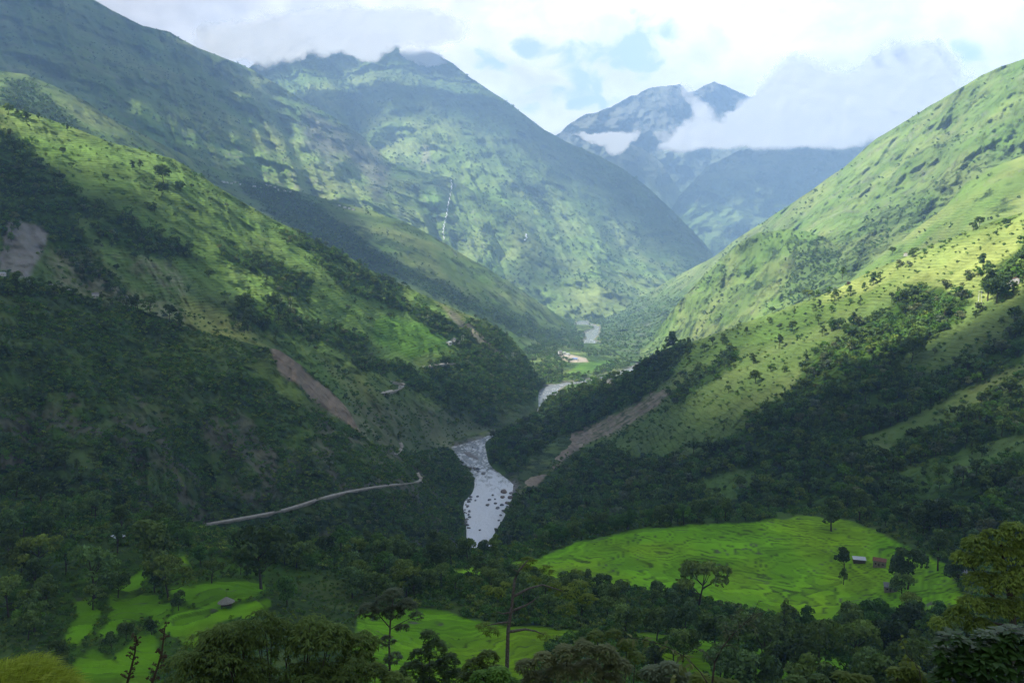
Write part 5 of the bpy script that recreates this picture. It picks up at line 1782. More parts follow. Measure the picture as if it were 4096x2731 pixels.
def dome(U0, U1, tops, d, rpx, n, depth):
    """clumps under a dome whose outline in the picture is tops [(U,V)...]"""
    t = np.asarray(tops, float)
    out = []
    for _ in range(n):
        U = random.uniform(U0, U1)
        vt = np.interp(U, t[:, 0], t[:, 1])
        V = vt + rpx * 0.8 + (random.random() ** 1.4) * 260
        r = rpx * random.uniform(0.8, 1.2) * d / F
        q = (V - vt) / 260
        out.append((U, V, r, -depth * q * random.uniform(0.3, 1.0) + random.uniform(0, depth * 0.5)))
    return out


near_plant("feathery_bush", "bush", "big rounded olive-green bush of drooping feathery leaves at the bottom left of centre",
           dome(395, 840, [(395, 1500), (440, 1452), (520, 1420), (600, 1396), (700, 1394), (780, 1402), (840, 1440)], 38, 40, 120, 4.5), 38, M_LEAF_O, 5600, 6, 0.30, 0.15, 0.9, crown_name="foliage", tint_lo=0.08)
near_plant("grey_tree", "tree", "slim pale grey-green tree with flat leafy layers in front of the lower field",
           [(905, 1362, .55), (880, 1380, .5), (935, 1388, .5), (845, 1398, .5), (868, 1410, .45), (905, 1405, .6), (955, 1412, .35), (830, 1412, .3), (925, 1440, .35), (890, 1470, .4), (905, 1510, .5), (875, 1540, .5), (920, 1550, .4)], 45, M_LEAF_K, 620, 6, 0.24, 0.16, 0.5,
           stems=[[(898, 1720, .10), (897, 1600, .08), (894, 1480, .06), (897, 1420, .05), (905, 1362, .03)], [(895, 1440, .04), (868, 1408, .025), (845, 1398, .015)], [(896, 1425, .04), (925, 1400, .03), (937, 1388, .015)], [(895, 1445, .03), (930, 1425, .02), (958, 1412, .01)]],
           crown_name="crown", stem_name="trunk", bark=M_BARK_P)
near_plant("dark_bush", "bush", "dark leafy bush standing out against the lower bright field",
           [(985, 1462, .5), (1000, 1490, .65), (968, 1505, .6), (1030, 1520, .6), (950, 1540, .7), (1000, 1545, .8), (1045, 1560, .7), (980, 1580, .8)], 40, M_LEAF, 900, 5, 0.20, 0.25, 0.4)
near_plant("bare_tree", "tree", "half-bare tree with a pale crooked trunk rising before the tree belt",
           [(1215, 1288, .35, .5), (1205, 1300, .35, 1), (1140, 1362, .45), (1122, 1352, .35, .5), (1160, 1345, .3, 1), (1300, 1362, .5, .6), (1330, 1345, .5, 1), (1275, 1345, .4, 1), (1350, 1375, .45, 1.5), (1300, 1400, .5, 1.2), (1255, 1310, .4, 1.5),
            (1110, 1440, .4), (1130, 1450, .35), (1250, 1460, .3), (1225, 1330, .3, 1.5)], 40, M_LEAF_O, 420, 5, 0.24, 0.14, 0.5,
           stems=[[(1160, 1760, .15), (1163, 1600, .135), (1164, 1545, .125), (1167, 1446, .105), (1175, 1397, .09), (1182, 1331, .07), (1193, 1308, .05), (1212, 1286, .03)],
                  [(1181, 1368, .075), (1213, 1351, .055), (1246, 1342, .04), (1292, 1356, .02, .5)], [(1176, 1402, .07), (1206, 1390, .05), (1222, 1381, .035), (1238, 1368, .015)], [(1173, 1405, .05), (1154, 1409, .03), (1141, 1403, .012)],
                  [(1168, 1450, .08), (1206, 1444, .06), (1230, 1448, .04), (1250, 1457, .015)], [(1167, 1428, .06), (1147, 1430, .045), (1114, 1436, .015)], [(1190, 1312, .03), (1178, 1306, .01)]],
           crown_name="crown", stem_name="trunk", bark=M_BARK_P)
for nm, lab, cl, d, mt, n in [
    ("scrub_bush", "greyish leafy scrub right of the half-bare trunk at the bottom", [(1210, 1530, .4), (1250, 1515, .45), (1300, 1500, .5), (1340, 1490, .45), (1390, 1500, .5), (1290, 1545, .6), (1350, 1540, .6), (1420, 1530, .5), (1230, 1565, .6), (1400, 1570, .6)], 30, M_LEAF_K, 1250),
    ("scrub_bush", "yellow-tinged scrub beneath the tree belt, right of the half-bare tree", [(1370, 1462, .5), (1410, 1455, .4), (1440, 1480, .5), (1340, 1475, .4), (1460, 1510, .5), (1480, 1550, .5)], 44, M_LEAF_O, 520),
    ("scrub_bush", "dark undergrowth bush left of the half-bare trunk at the bottom", [(1090, 1530, .5), (1120, 1510, .45), (1140, 1545, .5), (1080, 1565, .6), (1130, 1580, .6)], 34, M_LEAF, 620),
    ("scrub_bush", "bright fern-like bush at the foot of the half-bare trunk", [(1110, 1555, .35), (1145, 1548, .35), (1130, 1575, .4), (1170, 1575, .35)], 26, M_LEAF_G, 420),
    ("scrub_bush", "thin bush between the feathery bush and the dark bush at the bottom", [(860, 1540, .5), (900, 1560, .5), (930, 1575, .5), (870, 1590, .5)], 36, M_LEAF, 560),
    ("scrub_bush", "grey leafy bush at the bottom under the arching twig", [(1500, 1545, .35), (1540, 1535, .3), (1570, 1560, .35), (1520, 1575, .4)], 26, M_LEAF_K, 480),
    ("scrub_bush", "dark leafy bush at the bottom edge, left of the climbing sprig", [(1830, 1565, .4), (1880, 1560, .35), (1850, 1590, .5)], 34, M_LEAF, 380),
    ("scrub_bush", "yellow-green bush at the bottom edge left of the climbing sprig", [(1935, 1552, .2), (1965, 1560, .22), (1990, 1562, .18), (1960, 1585, .25)], 22, M_LEAF_Y, 240),
    ("scrub_bush", "yellow-green shrub under the climbing sprig at the lower right", [(2060, 1545, .2), (2090, 1535, .2), (2110, 1555, .22), (2075, 1570, .25), (2120, 1580, .25)], 20, M_LEAF_Y, 330),
    ("scrub_bush", "pale grass-like shrub at the bottom between sapling and arching twig", [(1610, 1560, .15), (1650, 1570, .15), (1680, 1575, .15)], 16, M_LEAF_Y, 200)]:
    near_plant(nm, "bush", lab, cl, d, mt, n, 5, 0.20 if d > 24 else 0.15, 0.2, 0.5, group="bushes along the bottom of the slope")
near_plant("mango_tree", "tree", "olive-leaved tree with drooping leaf clusters at the right edge",
           [(2290, 1232, .8), (2335, 1218, .8), (2245, 1250, .8), (2215, 1282, .7), (2265, 1290, .9, -.5), (2310, 1275, 1.0), (2355, 1260, 1.0), (2250, 1335, .9, -.5), (2300, 1340, 1.0, -1), (2350, 1330, 1.1, -1), (2235, 1385, .8, -1), (2285, 1395, .9, -1.2), (2340, 1400, 1.0, -1.2), (2200, 1410, .7, -1), (2160, 1430, .6, -1), (2255, 1440, .8, -1.5), (2390, 1240, 1.2), (2400, 1350, 1.2)], 45, M_LEAF_O, 2500, 6, 0.30, 0.17, 0.9,
           stems=[[(2330, 1700, .22), (2330, 1500, .2), (2325, 1400, .17), (2310, 1320, .12), (2300, 1250, .06)], [(2325, 1400, .12), (2270, 1360, .08), (2225, 1290, .03)], [(2322, 1380, .1), (2350, 1320, .07), (2360, 1260, .03)], [(2328, 1440, .1), (2260, 1425, .06), (2205, 1415, .02)]],
           crown_name="crown", stem_name="trunk")
M_GLOSS = leaf_mat("leaf_glossy", (0.014, 0.040, 0.010), (0.045, 0.110, 0.022), 0.15, 0.12, 0.42, 0.22)
near_plant("broadleaf_bush", "bush", "bush of large glossy dark leaves in the lower right corner",
           [(2330, 1462, .30), (2280, 1475, .28), (2235, 1490, .26), (2190, 1470, .2), (2160, 1500, .18), (2215, 1530, .3, -.2), (2270, 1530, .35, -.3), (2330, 1525, .38, -.3), (2180, 1555, .25, -.2), (2240, 1580, .35, -.3), (2320, 1590, .4, -.4), (2375, 1480, .35), (2380, 1560, .4)], 14, M_GLOSS, 620, 4, 0.20, 0.26, 0.45)


def twig(name, cat, label, d, stems, leaf_at, lsize, asp, mat, droop=0.5, stem_mat=None, per=1, group=None):
    """a thin plant: stems with single leaves along them"""
    a0 = stems[0][0]
    bx = (a0[0] - CX) / F * d
    base = np.array([bx, d, float(ground_z(bx, d))])
    root = empty(name, base)
    tag(root, label, cat, group)
    st, lv = MB(), MB()
    q0 = unproj(a0[0], a0[1], d) - base
    st.tube([np.array([0, 0, -0.2]), q0 * np.array([0.6, 1, 0.5]), q0], [stems[0][0][2] * 1.2] * 3, 5)
    C = []
    for s_, m in zip(stems, leaf_at):
        q = np.array([unproj(p[0], p[1], d + (p[3] if len(p) > 3 else 0)) - base for p in s_])
        st.tube(q, [p[2] for p in s_], 5)
        t = np.linspace(0, 1, len(q))
        for x in rng.uniform(m[0], 1.0, m[1]):
            C.append([np.interp(x, t, q[:, j]) for j in range(3)])
    st.build("stems", stem_mat or M_BARK, root)
    if C:
        C = np.array(C)
        n = len(C)
        th = rng.uniform(0, 6.28, n)
        a = np.stack([np.cos(th), np.sin(th) * 0.6, rng.uniform(-droop * 1.6, 0.35, n)], -1)
        a /= np.linalg.norm(a, axis=1, keepdims=True)
        side = np.cross(a, unit(n) * 0.5 + np.array([0, -0.4, 0.8]))
        side /= np.linalg.norm(side, axis=1, keepdims=True)
        L = (lsize * rng.uniform(0.7, 1.3, n))[:, None]
        up = np.cross(side, a) * 0.12
        V = np.stack([C + a * L * 0.12, C + a * L * 0.45 - side * L * asp + up * L, C + a * L * 1.1 - up * L * 0.8, C + a * L * 0.45 + side * L * asp + up * L], 1).reshape(-1, 3)
        lv.add(V, np.arange(4 * n).reshape(n, 4), np.repeat(rng.random(n), 4))
        lv.build("leaves", mat, root)
    return root


twig("sapling", "sapling", "thin sapling with narrow pale leaves reaching up before the dark trees", 12,
     [[(1632, 1640, .022), (1636, 1568, .018), (1642, 1519, .015), (1661, 1483, .012), (1694, 1443, .009), (1724, 1423, .006), (1744, 1376, .003)], [(1694, 1443, .007), (1730, 1412, .005), (1770, 1400, .003)], [(1676, 1465, .006), (1668, 1445, .004), (1658, 1430, .002)], [(1715, 1428, .005), (1738, 1440, .004), (1740, 1465, .002)],
      [(1642, 1519, .006), (1622, 1500, .004), (1605, 1488, .002)], [(1661, 1483, .006), (1690, 1480, .003)], [(1700, 1440, .005), (1688, 1410, .003), (1700, 1395, .002)]],
     [(0.4, 34), (0.2, 26), (0.1, 24), (0.2, 14), (0.1, 18), (0.2, 8), (0.1, 20)], 0.095, 0.13, M_LEAF_K, 0.5)
twig("arching_twig", "twig", "long arching twig with a few large leaves near the bottom centre right", 11,
     [[(1640, 1620, .012), (1625, 1568, .010), (1609, 1542, .009), (1576, 1509, .008), (1536, 1486, .006), (1500, 1473, .005), (1457, 1464, .004), (1411, 1464, .002)], [(1576, 1509, .004), (1560, 1535, .003), (1550, 1560, .002)]],
     [(0.35, 34), (0.1, 12)], 0.12, 0.2, M_LEAF_K, 0.9)
twig("climbing_sprig", "vine", "climbing sprig with rounded lime green leaves at the lower right", 12,
     [[(2120, 1600, .008), (2112, 1539, .007), (2098, 1518, .006), (2085, 1503, .005), (2078, 1485, .004), (2068, 1462, .003)], [(2098, 1518, .004), (2076, 1512, .003), (2066, 1530, .002)]],
     [(0.2, 12), (0.3, 6)], 0.085, 0.34, M_LEAF_Y, 0.6)
M_STALK = simple_mat("dry_stalk", (0.060, 0.045, 0.030), 0.9, 0.3, 20, 0.1)


def stalk(label, pts, d):
    s0 = [(p[0], p[1], r) for p, r in zip(pts, np.linspace(.022, .008, len(pts)))]
    side = []
    t = np.asarray(pts, float)
    for i in range(15):
        f = random.uniform(0.25, 1.0)
        U, V = np.interp(f, np.linspace(0, 1, len(t)), t[:, 0]), np.interp(f, np.linspace(0, 1, len(t)), t[:, 1])
        k = random.choice((-1, 1))
        l = random.uniform(7, 17) * (1.15 - 0.5 * f)
        side.append([(U, V, .006), (U + k * l * 0.6, V - 3, .005), (U + k * l, V - 9, .003)])
    o = twig("flower_stalk", "flower stalk", label, d, [s0] + side, [(0.85, 10)] + [(0.6, 5)] * 15, 0.034, 0.5, M_STALK, 0.2, M_STALK, group="dry flower stalks by the grassy mound")
    for c in o.children:
        if c.name.startswith("leaves"):
            c.name = "seed_heads"


stalk("dry brown flower stalk, the shorter left one of two by the mound", [(288, 1620), (292, 1568), (302, 1530), (310, 1496), (314, 1464)], 10)
stalk("dry brown flower stalk, the taller right one of two by the mound", [(342, 1620), (349, 1568), (362, 1530), (372, 1496), (379, 1436)], 10)

# grassy mound at the lower left
nm_ = 60
mu, mv = np.meshgrid(np.linspace(-1, 1, nm_), np.linspace(-1, 1, nm_))
mc = unproj(-10, 1588, 10.5)
mr = np.clip(1 - mu ** 2 - mv ** 2, 0, 1)
mx_, my_ = mc[0] + mu * 1.2, mc[1] + mv * 1.5
mz = mc[2] + 0.12 - 0.85 * (1 - mr) ** 1.15 - (1 - mr) ** 7 * np.maximum(mc[2] - 1 - ground_z(mx_, my_), 0) + 0.10 * fbm(np.stack([mx_, my_, mx_ * 0], -1), 0.8, 3, 0.5, 90)
mound = mesh_obj("mound", np.stack([mx_, my_, mz], -1).reshape(-1, 3), grid_faces(nm_, nm_), simple_mat("mound_earth", (0.075, 0.075, 0.03), 0.95, 0.5, 2.5, 0.05, 0.6))
tag(mound, "grass-covered earth mound at the lower left corner", "mound", None, 'structure')
M_GRASS = leaf_mat("grass_blade", (0.220, 0.280, 0.045), (0.480, 0.560, 0.130), 0.35, 0.05)
nb = 11000
a_, r_ = rng.uniform(0, 6.28, nb), np.sqrt(rng.random(nb)) * 0.97
qx, qy = np.cos(a_) * r_, np.sin(a_) * r_
ii, jj = np.clip(((qy + 1) / 2 * (nm_ - 1)).round().astype(int), 0, nm_ - 1), np.clip(((qx + 1) / 2 * (nm_ - 1)).round().astype(int), 0, nm_ - 1)
B0 = np.stack([mc[0] + qx * 1.2, mc[1] + qy * 1.5, mz[ii, jj]], -1)
bare = (np.hypot(B0[:, 0] - (mc[0] + 0.35), (B0[:, 2] - mc[2] + 0.25) * 1.2) < 0.16)
B0 = B0[~bare]
nb = len(B0)
dirn = np.stack([qx[~bare] * 0.7 + 0.35 + rng.normal(size=nb) * 0.35, qy[~bare] * 0.5 + rng.normal(size=nb) * 0.35, 0.9 + rng.random(nb) * 0.5], -1)
dirn /= np.linalg.norm(dirn, axis=1, keepdims=True)
L = rng.uniform(0.14, 0.36, nb)[:, None]
sd_ = np.cross(dirn, unit(nb))
sd_ /= np.linalg.norm(sd_, axis=1, keepdims=True)
w_ = 0.006
m1 = B0 + dirn * L * 0.6
t1 = B0 + dirn * L + np.array([0.10, -0.02, -0.14]) * L * 2
V = np.stack([B0 - sd_ * w_, B0 + sd_ * w_, m1 + sd_ * w_ * 0.8, m1 - sd_ * w_ * 0.8, m1 - sd_ * w_ * 0.8, m1 + sd_ * w_ * 0.8, t1 + sd_ * w_ * 0.15, t1 - sd_ * w_ * 0.15], 1).reshape(-1, 3)
gm = MB()
gm.add(V, np.arange(8 * nb).reshape(-1, 4), np.repeat(rng.random(nb), 8))
go_ = gm.build("grass", M_GRASS)
tag(go_, "long yellow-green grass drooping over the mound in the lower left corner", "grass", None, 'stuff')
# ---------------------------------------------------------------- clouds that cling to the mountains
m_puff, t, out = new_mat("cloud_wisp")
al = t.node('ShaderNodeAttribute', attribute_name='dens').outputs['Fac']
pos = t.node('ShaderNodeNewGeometry').outputs['Position']
nz = t.noise(pos, 1 / 260.0, 8, 0.66, 0.5)
al2 = t.ramp(t.math('ADD', al, t.math('MULTIPLY', t.math('SUBTRACT', nz, 0.5), 0.35)), 0.0, 0.75)
al2 = t.math('MULTIPLY', al2, t.ramp(al, 0.0, 0.2))
d1 = t.node('ShaderNodeBsdfDiffuse'); d1.inputs[0].default_value = (0.92, 0.92, 0.92, 1)
d2 = t.node('ShaderNodeBsdfTranslucent'); d2.inputs[0].default_value = (0.92, 0.92, 0.92, 1)
nn = t.vmath('NORMALIZE', t.vmath('ADD', t.vmath('SCALE', t.node('ShaderNodeNewGeometry').outputs['Normal'], scale=0.02), (-0.45, -0.50, 0.74)))
t.put(d1.inputs['Normal'], nn)
t.put(d2.inputs['Normal'], nn)
mx = t.node('ShaderNodeMixShader'); mx.inputs[0].default_value = 0.08
t.put(mx.inputs[1], d1.outputs[0]); t.put(mx.inputs[2], d2.outputs[0])
tr = t.node('ShaderNodeBsdfTransparent')
m2 = t.node('ShaderNodeMixShader')
t.put(m2.inputs[0], al2); t.put(m2.inputs[1], tr.outputs[0]); t.put(m2.inputs[2], mx.outputs[0])
t.put(out.inputs[0], m2.outputs[0])


def cloud_bank(label, puffs, d, bulge, step=2.2, cut=None):
    """a billowing closed body made of merged puffs (U, V, ru, rv, strength) about d metres away"""
    p = np.asarray(puffs, float)
    u0, u1 = (p[:, 0] - p[:, 2] * 1.4).min(), (p[:, 0] + p[:, 2] * 1.4).max()
    v0, v1 = (p[:, 1] - p[:, 3] * 1.4).min(), (p[:, 1] + p[:, 3] * 1.4).max()
    uu, vv = np.meshgrid(np.arange(u0, u1, step), np.arange(v0, v1, step))
    q = unproj(uu, vv, d)
    wu, wv = uu + 34 * fbm(q, 330, 5, 0.6, 5), vv + 26 * fbm(q, 330, 5, 0.6, 6)
    den = np.zeros(uu.shape)
    for U, V, ru, rv, s in p:
        r2 = ((wu - U) / ru) ** 2 + ((wv - V) / rv) ** 2
        den = 1 - (1 - den) * (1 - np.clip(0.8 * s * np.clip(1 - r2, 0, 1), 0, 0.97))
    env = den
    den = np.clip(sst(den, 0.0, 1.0) * 1.05 + 0.75 * fbm(q, 430, 6, 0.58, 7) * (1 - 0.6 * den) - 0.10, 0, 1) * sst(env, 0.0, 0.45)
    if cut is not None:
        den = den * sst(cut - vv + 9 * fbm(q, 260, 4, 0.6, 8), -4, 22)
    bl = 0.0 * bulge * sst(den, 0, 1) * (1 + 0.1 * fbm(q, 420, 3, 0.5, 9))
    lump = 0.004 * bulge * fbm(q, 160, 3, 0.5, 10) * sst(den, 0.05, 0.4)
    fr, bk = unproj(uu, vv, d - bl - lump), unproj(uu, vv, d - bl + 50 * sst(den, 0, 0.5) + 2)
    sel = den > 0.004
    n = int(sel.sum())
    ids = -np.ones(sel.shape, int)
    ids[sel] = np.arange(n)
    Q = np.stack([ids[:-1, :-1], ids[1:, :-1], ids[1:, 1:], ids[:-1, 1:]], -1).reshape(-1, 4)
    Q = Q[(Q >= 0).all(1)]
    e = np.concatenate([Q[:, [0, 1]], Q[:, [1, 2]], Q[:, [2, 3]], Q[:, [3, 0]]])
    key = np.sort(e, 1)
    _, inv, c = np.unique(key[:, 0] * (n + 1) + key[:, 1], return_inverse=True, return_counts=True)
    be = e[c[inv] == 1]
    side = np.stack([be[:, 1], be[:, 0], be[:, 0] + n, be[:, 1] + n], -1)
    o = mesh_obj("cloud", np.concatenate([fr[sel], bk[sel]]), np.concatenate([Q, Q[:, ::-1] + n, side]), m_puff, attrs={'dens': np.r_[den[sel], den[sel] * 0]})
    o.visible_shadow = True
    tag(o, label, "cloud", None, 'stuff')


for b_ in BANKS:
    cloud_bank(*b_[:4], cut=b_[4])

# ---------------------------------------------------------------- roads and the waterfall
M_ROAD = simple_mat("road_dust", (0.42, 0.39, 0.34), 0.95, 0.2, 0.4, 0.05)


def ribbon(name, key, pts, width, mat, label, cat, lift=1.2, n=60):
    """a strip cut into a hillside, level across, with a bank below"""
    p = np.asarray(pts, float)
    s = np.r_[0, np.cumsum(np.hypot(*np.diff(p, axis=0).T))]
    q = np.linspace(0, s[-1], n)
    P = LAYERS[key].at(np.interp(q, s, p[:, 0]), np.interp(q, s, p[:, 1]))
    for _ in range(14):
        P[1:-1] = (P[:-2] + 2 * P[1:-1] + P[2:]) / 4
    P = P + (EYE - P) / np.linalg.norm(EYE - P, axis=1, keepdims=True) * width * 1.1
    tan = np.gradient(P, axis=0)
    tan[:, 2] = 0
    tan /= np.linalg.norm(tan, axis=1, keepdims=True) + 1e-9
    nrm = np.stack([tan[:, 1], -tan[:, 0], tan[:, 0] * 0], -1)
    view = EYE - P
    nrm *= np.sign((nrm * view).sum(1))[:, None]
    up = np.array([0, 0, 1.0])
    rows = [P - nrm * width * 0.9 + up * (lift + width * 0.25), P - nrm * width * 0.5 + up * lift, P + nrm * width * 0.5 + up * lift, P + nrm * width * 0.6 + up * (lift - width * 1.6) - nrm * width * 1.5]
    o = mesh_obj(name, np.concatenate(rows), grid_faces(4, n), mat)
    tag(o, label, cat, None, 'structure')
    return o


ribbon("road", 'near_left_slope', [(470, 1208), (540, 1196), (640, 1178), (700, 1160), (740, 1146), (790, 1134), (830, 1126), (880, 1118), (940, 1112), (962, 1108)], 2.0, M_ROAD, "pale dirt road running along the shaded slope above the near river", "road")
ribbon("road", 'near_left_slope', [(962, 1108), (970, 1103), (962, 1096), (957, 1088)], 2.6, M_ROAD, "dirt road's hairpin rounding the shaded spur", "road", n=16)
ribbon("road", 'near_left_slope', [(910, 1045), (922, 1038), (925, 1030), (918, 1018)], 2.6, M_ROAD, "short visible stretch of dirt road on the spur above the gorge", "road", n=14)
ribbon("road", 'left_slope', [(880, 905), (905, 899), (925, 892), (932, 886), (922, 880), (900, 878)], 5, M_ROAD, "dirt road bend round the grassy spur left of the gorge", "road", n=24)
ribbon("road", 'left_slope', [(975, 845), (1000, 840), (1020, 837), (1045, 835)], 5, M_ROAD, "thin dirt road stretch through the woods below the bright terraces", "road", n=16)

m_fall, t, out = new_mat("white_water")
pos = t.node('ShaderNodeNewGeometry').outputs['Position']
a = t.ramp(t.noise(pos, 1 / 14.0, 4, 0.6), 0.40, 0.55)
b = t.node('ShaderNodeBsdfPrincipled'); b.inputs['Base Color'].default_value = (0.85, 0.87, 0.9, 1); b.inputs['Roughness'].default_value = 0.5
t.put(b.inputs['Alpha'], a)
t.put(out.inputs[0], b.outputs[0])


def fall(key, pts, w, label):
    p = np.asarray(pts, float)
    n = 60
    s = np.r_[0, np.cumsum(np.hypot(*np.diff(p, axis=0).T))]
    q = np.linspace(0, s[-1], n)
    U, V = np.interp(q, s, p[:, 0]) + 1.2 * np.sin(q * 0.7), np.interp(q, s, p[:, 1])
    L = LAYERS[key]
    d = L.depth(U, V)
    c = unproj(U, V, d - 26)
    hw = w * (0.6 + 0.5 * np.abs(np.sin(q * 0.23 + 1)) + 0.3 * rng.random(n))
    ax = np.array([1.0, 0, 0])
    o = mesh_obj("waterfall", np.concatenate([c - ax * hw[:, None], c + ax * hw[:, None] * 0.2 + np.array([0, -4.0, 0]), c + ax * hw[:, None], c + np.array([0, 7.0, 0])]), np.concatenate([grid_faces(4, n), np.stack([np.arange(n - 1) + 3 * n, np.arange(1, n) + 3 * n, np.arange(1, n), np.arange(n - 1)], -1)]), m_fall)
    tag(o, label, "waterfall", "thin waterfalls on the mountainsides")


fall('left_mt', [(1035, 412), (1038, 425), (1036, 439), (1033, 454), (1029, 472), (1026, 494), (1021, 512), (1018, 531), (1020, 550)], 2.4, "long thin white waterfall down the mountain's right-hand slope")
fall('center', [(1207, 536), (1210, 544), (1206, 552)], 3.5, "tiny waterfall in a dark gully of the middle mountain")

# ---------------------------------------------------------------- buildings
M_STONE = simple_mat("stone_wall", (0.26, 0.21, 0.17), 0.9, 0.3, 2.0, 0.1, 0.5)
M_WHITEW = simple_mat("whitewash", (0.62, 0.60, 0.56), 0.9, 0.15, 1.0, 0.1)
M_TIN = simple_mat("tin_roof", (0.52, 0.54, 0.56), 0.45, 0.15, 2.0, 0.4)
M_RUST = simple_mat("rust_roof", (0.24, 0.11, 0.075), 0.8, 0.3, 1.5, 0.2)
M_SLATE = simple_mat("slate_roof", (0.20, 0.20, 0.21), 0.8, 0.25, 1.5, 0.2)
M_THATCH = simple_mat("thatch", (0.27, 0.26, 0.23), 0.95, 0.35, 7.0, 0.05, 0.8)
M_BLUE = simple_mat("blue_roof", (0.10, 0.25, 0.60), 0.5, 0.1, 1.0, 0.3)
M_WOOD = simple_mat("old_wood", (0.10, 0.075, 0.055), 0.9, 0.3, 6.0, 0.1)
M_DARK = simple_mat("dark_opening", (0.012, 0.011, 0.010), 0.9, 0.2, 2.0, 0.1)
M_DISH = simple_mat("white_paint", (0.78, 0.78, 0.78), 0.4, 0.05, 2.0, 0.4)


def box_bm(bm_, x0, x1, y0, y1, z0, z1):
    v = [bm_.verts.new(p) for p in [(x0, y0, z0), (x1, y0, z0), (x1, y1, z0), (x0, y1, z0), (x0, y0, z1), (x1, y0, z1), (x1, y1, z1), (x0, y1, z1)]]
    for f in ((0, 3, 2, 1), (4, 5, 6, 7), (0, 1, 5, 4), (1, 2, 6, 5), (2, 3, 7, 6), (3, 0, 4, 7)):
        bm_.faces.new([v[i] for i in f])


def bm_data(name, fn, mat):
    bm_ = bmesh.new()
    fn(bm_)
    bmesh.ops.recalc_face_normals(bm_, faces=bm_.faces)
    me = bpy.data.meshes.new(name)
    bm_.to_mesh(me); bm_.free()
    me.materials.append(mat)
    return me


def part(name, me, parent, loc=(0, 0, 0), rot=(0, 0, 0)):
    o = bpy.data.objects.new(name, me)
    COL.objects.link(o)
    o.parent = parent
    o.location = loc
    o.rotation_euler = rot
    return o


def house_meshes(w, l, h, rise, wall_m, roof_m, gable=True, ov=0.45):
    def walls(b):
        box_bm(b, -w / 2, w / 2, -l / 2, l / 2, -1.6, h)
        if gable:
            for y in (-l / 2 + 0.01, l / 2 - 0.31):
                v = [b.verts.new(p) for p in [(-w / 2, y, h), (w / 2, y, h), (0, y, h + rise), (-w / 2, y + .3, h), (w / 2, y + .3, h), (0, y + .3, h + rise)]]
                for f in ((0, 1, 2), (3, 5, 4), (0, 2, 5, 3), (1, 4, 5, 2)):
                    b.faces.new([v[i] for i in f])

    def roof(b):
        if gable:
            for s in (-1, 1):
                x0, z0 = s * (w / 2 + ov), h - rise * ov / (w / 2)
                pr = [(0, h + rise + .05), (x0, z0 + .05), (x0, z0 + .2), (0, h + rise + .22)]
                v = [b.verts.new((x, y, z)) for y in (-l / 2 - ov, l / 2 + ov) for x, z in pr]
                for f in ((0, 1, 2, 3), (7, 6, 5, 4), (0, 4, 5, 1), (1, 5, 6, 2), (2, 6, 7, 3), (3, 7, 4, 0)):
                    b.faces.new([v[i] for i in f])
        else:
            v = [b.verts.new((x, y, h + 0.05 + dz + (rise if x > 0 else 0))) for dz in (0, .15) for x, y in ((-w / 2 - ov, -l / 2 - ov), (w / 2 + ov, -l / 2 - ov), (w / 2 + ov, l / 2 + ov), (-w / 2 - ov, l / 2 + ov))]
            for f in ((0, 3, 2, 1), (4, 5, 6, 7), (0, 1, 5, 4), (1, 2, 6, 5), (2, 3, 7, 6), (3, 0, 4, 7)):
                b.faces.new([v[i] for i in f])
    door = bm_data("door", lambda b: box_bm(b, -0.5, 0.5, -0.05, 0.05, 0, 1.9), M_WOOD)
    win = bm_data("window", lambda b: box_bm(b, -0.45, 0.45, -0.05, 0.05, 0, 0.9), M_DARK)
    return bm_data("wall", walls, wall_m), bm_data("roof", roof, roof_m), door, win


HSETS = {
    'stone': house_meshes(5.0, 7.5, 3.4, 1.3, M_STONE, M_RUST), 'tin': house_meshes(5.0, 8.0, 3.0, 0.9, M_WHITEW, M_TIN), 'tin2': house_meshes(6.0, 11.0, 3.6, 1.0, M_WHITEW, M_TIN),
    'slate': house_meshes(5.5, 8.0, 4.4, 1.6, M_WHITEW, M_SLATE), 'blue': house_meshes(9.0, 12.0, 4.0, 1.2, M_WHITEW, M_BLUE), 'rust': house_meshes(6, 9, 4.6, 1.4, M_WHITEW, M_RUST),
    'shed': house_meshes(4.0, 6.5, 1.9, 0.5, M_WOOD, M_TIN, False), 'ruin': house_meshes(5.5, 7.0, 2.6, 0.9, M_STONE, M_SLATE, False),
}


def house(kind, base, rz, scale, label, group=None, name="house", cat="house", details=True):
    wl, rf, dr, wn = HSETS[kind]
    root = empty(name, base, rz, scale)
    tag(root, label, cat, group)
    part("wall", wl, root)
    part("roof", rf, root)
    if details:
        bb = [v.co for v in wl.vertices]
        hw, hl = max(v.x for v in bb), max(v.y for v in bb)
        hh = min(2.3, max(v.z for v in bb) - 1.1)
        sides = [(-hw - 0.03, math.pi / 2), (hw + 0.03, math.pi / 2)]
        for x, r in sides:
            part("door", dr, root, (x, 0.3, 0), (0, 0, r))
            for y in (-hl * 0.55, hl * 0.6):
                part("window", wn, root, (x, y, 0.9), (0, 0, r))
        for y in (-hl - 0.03, hl + 0.03):
            part("window", wn, root, (0, y, 0.95), (0, 0, 0))
    return root


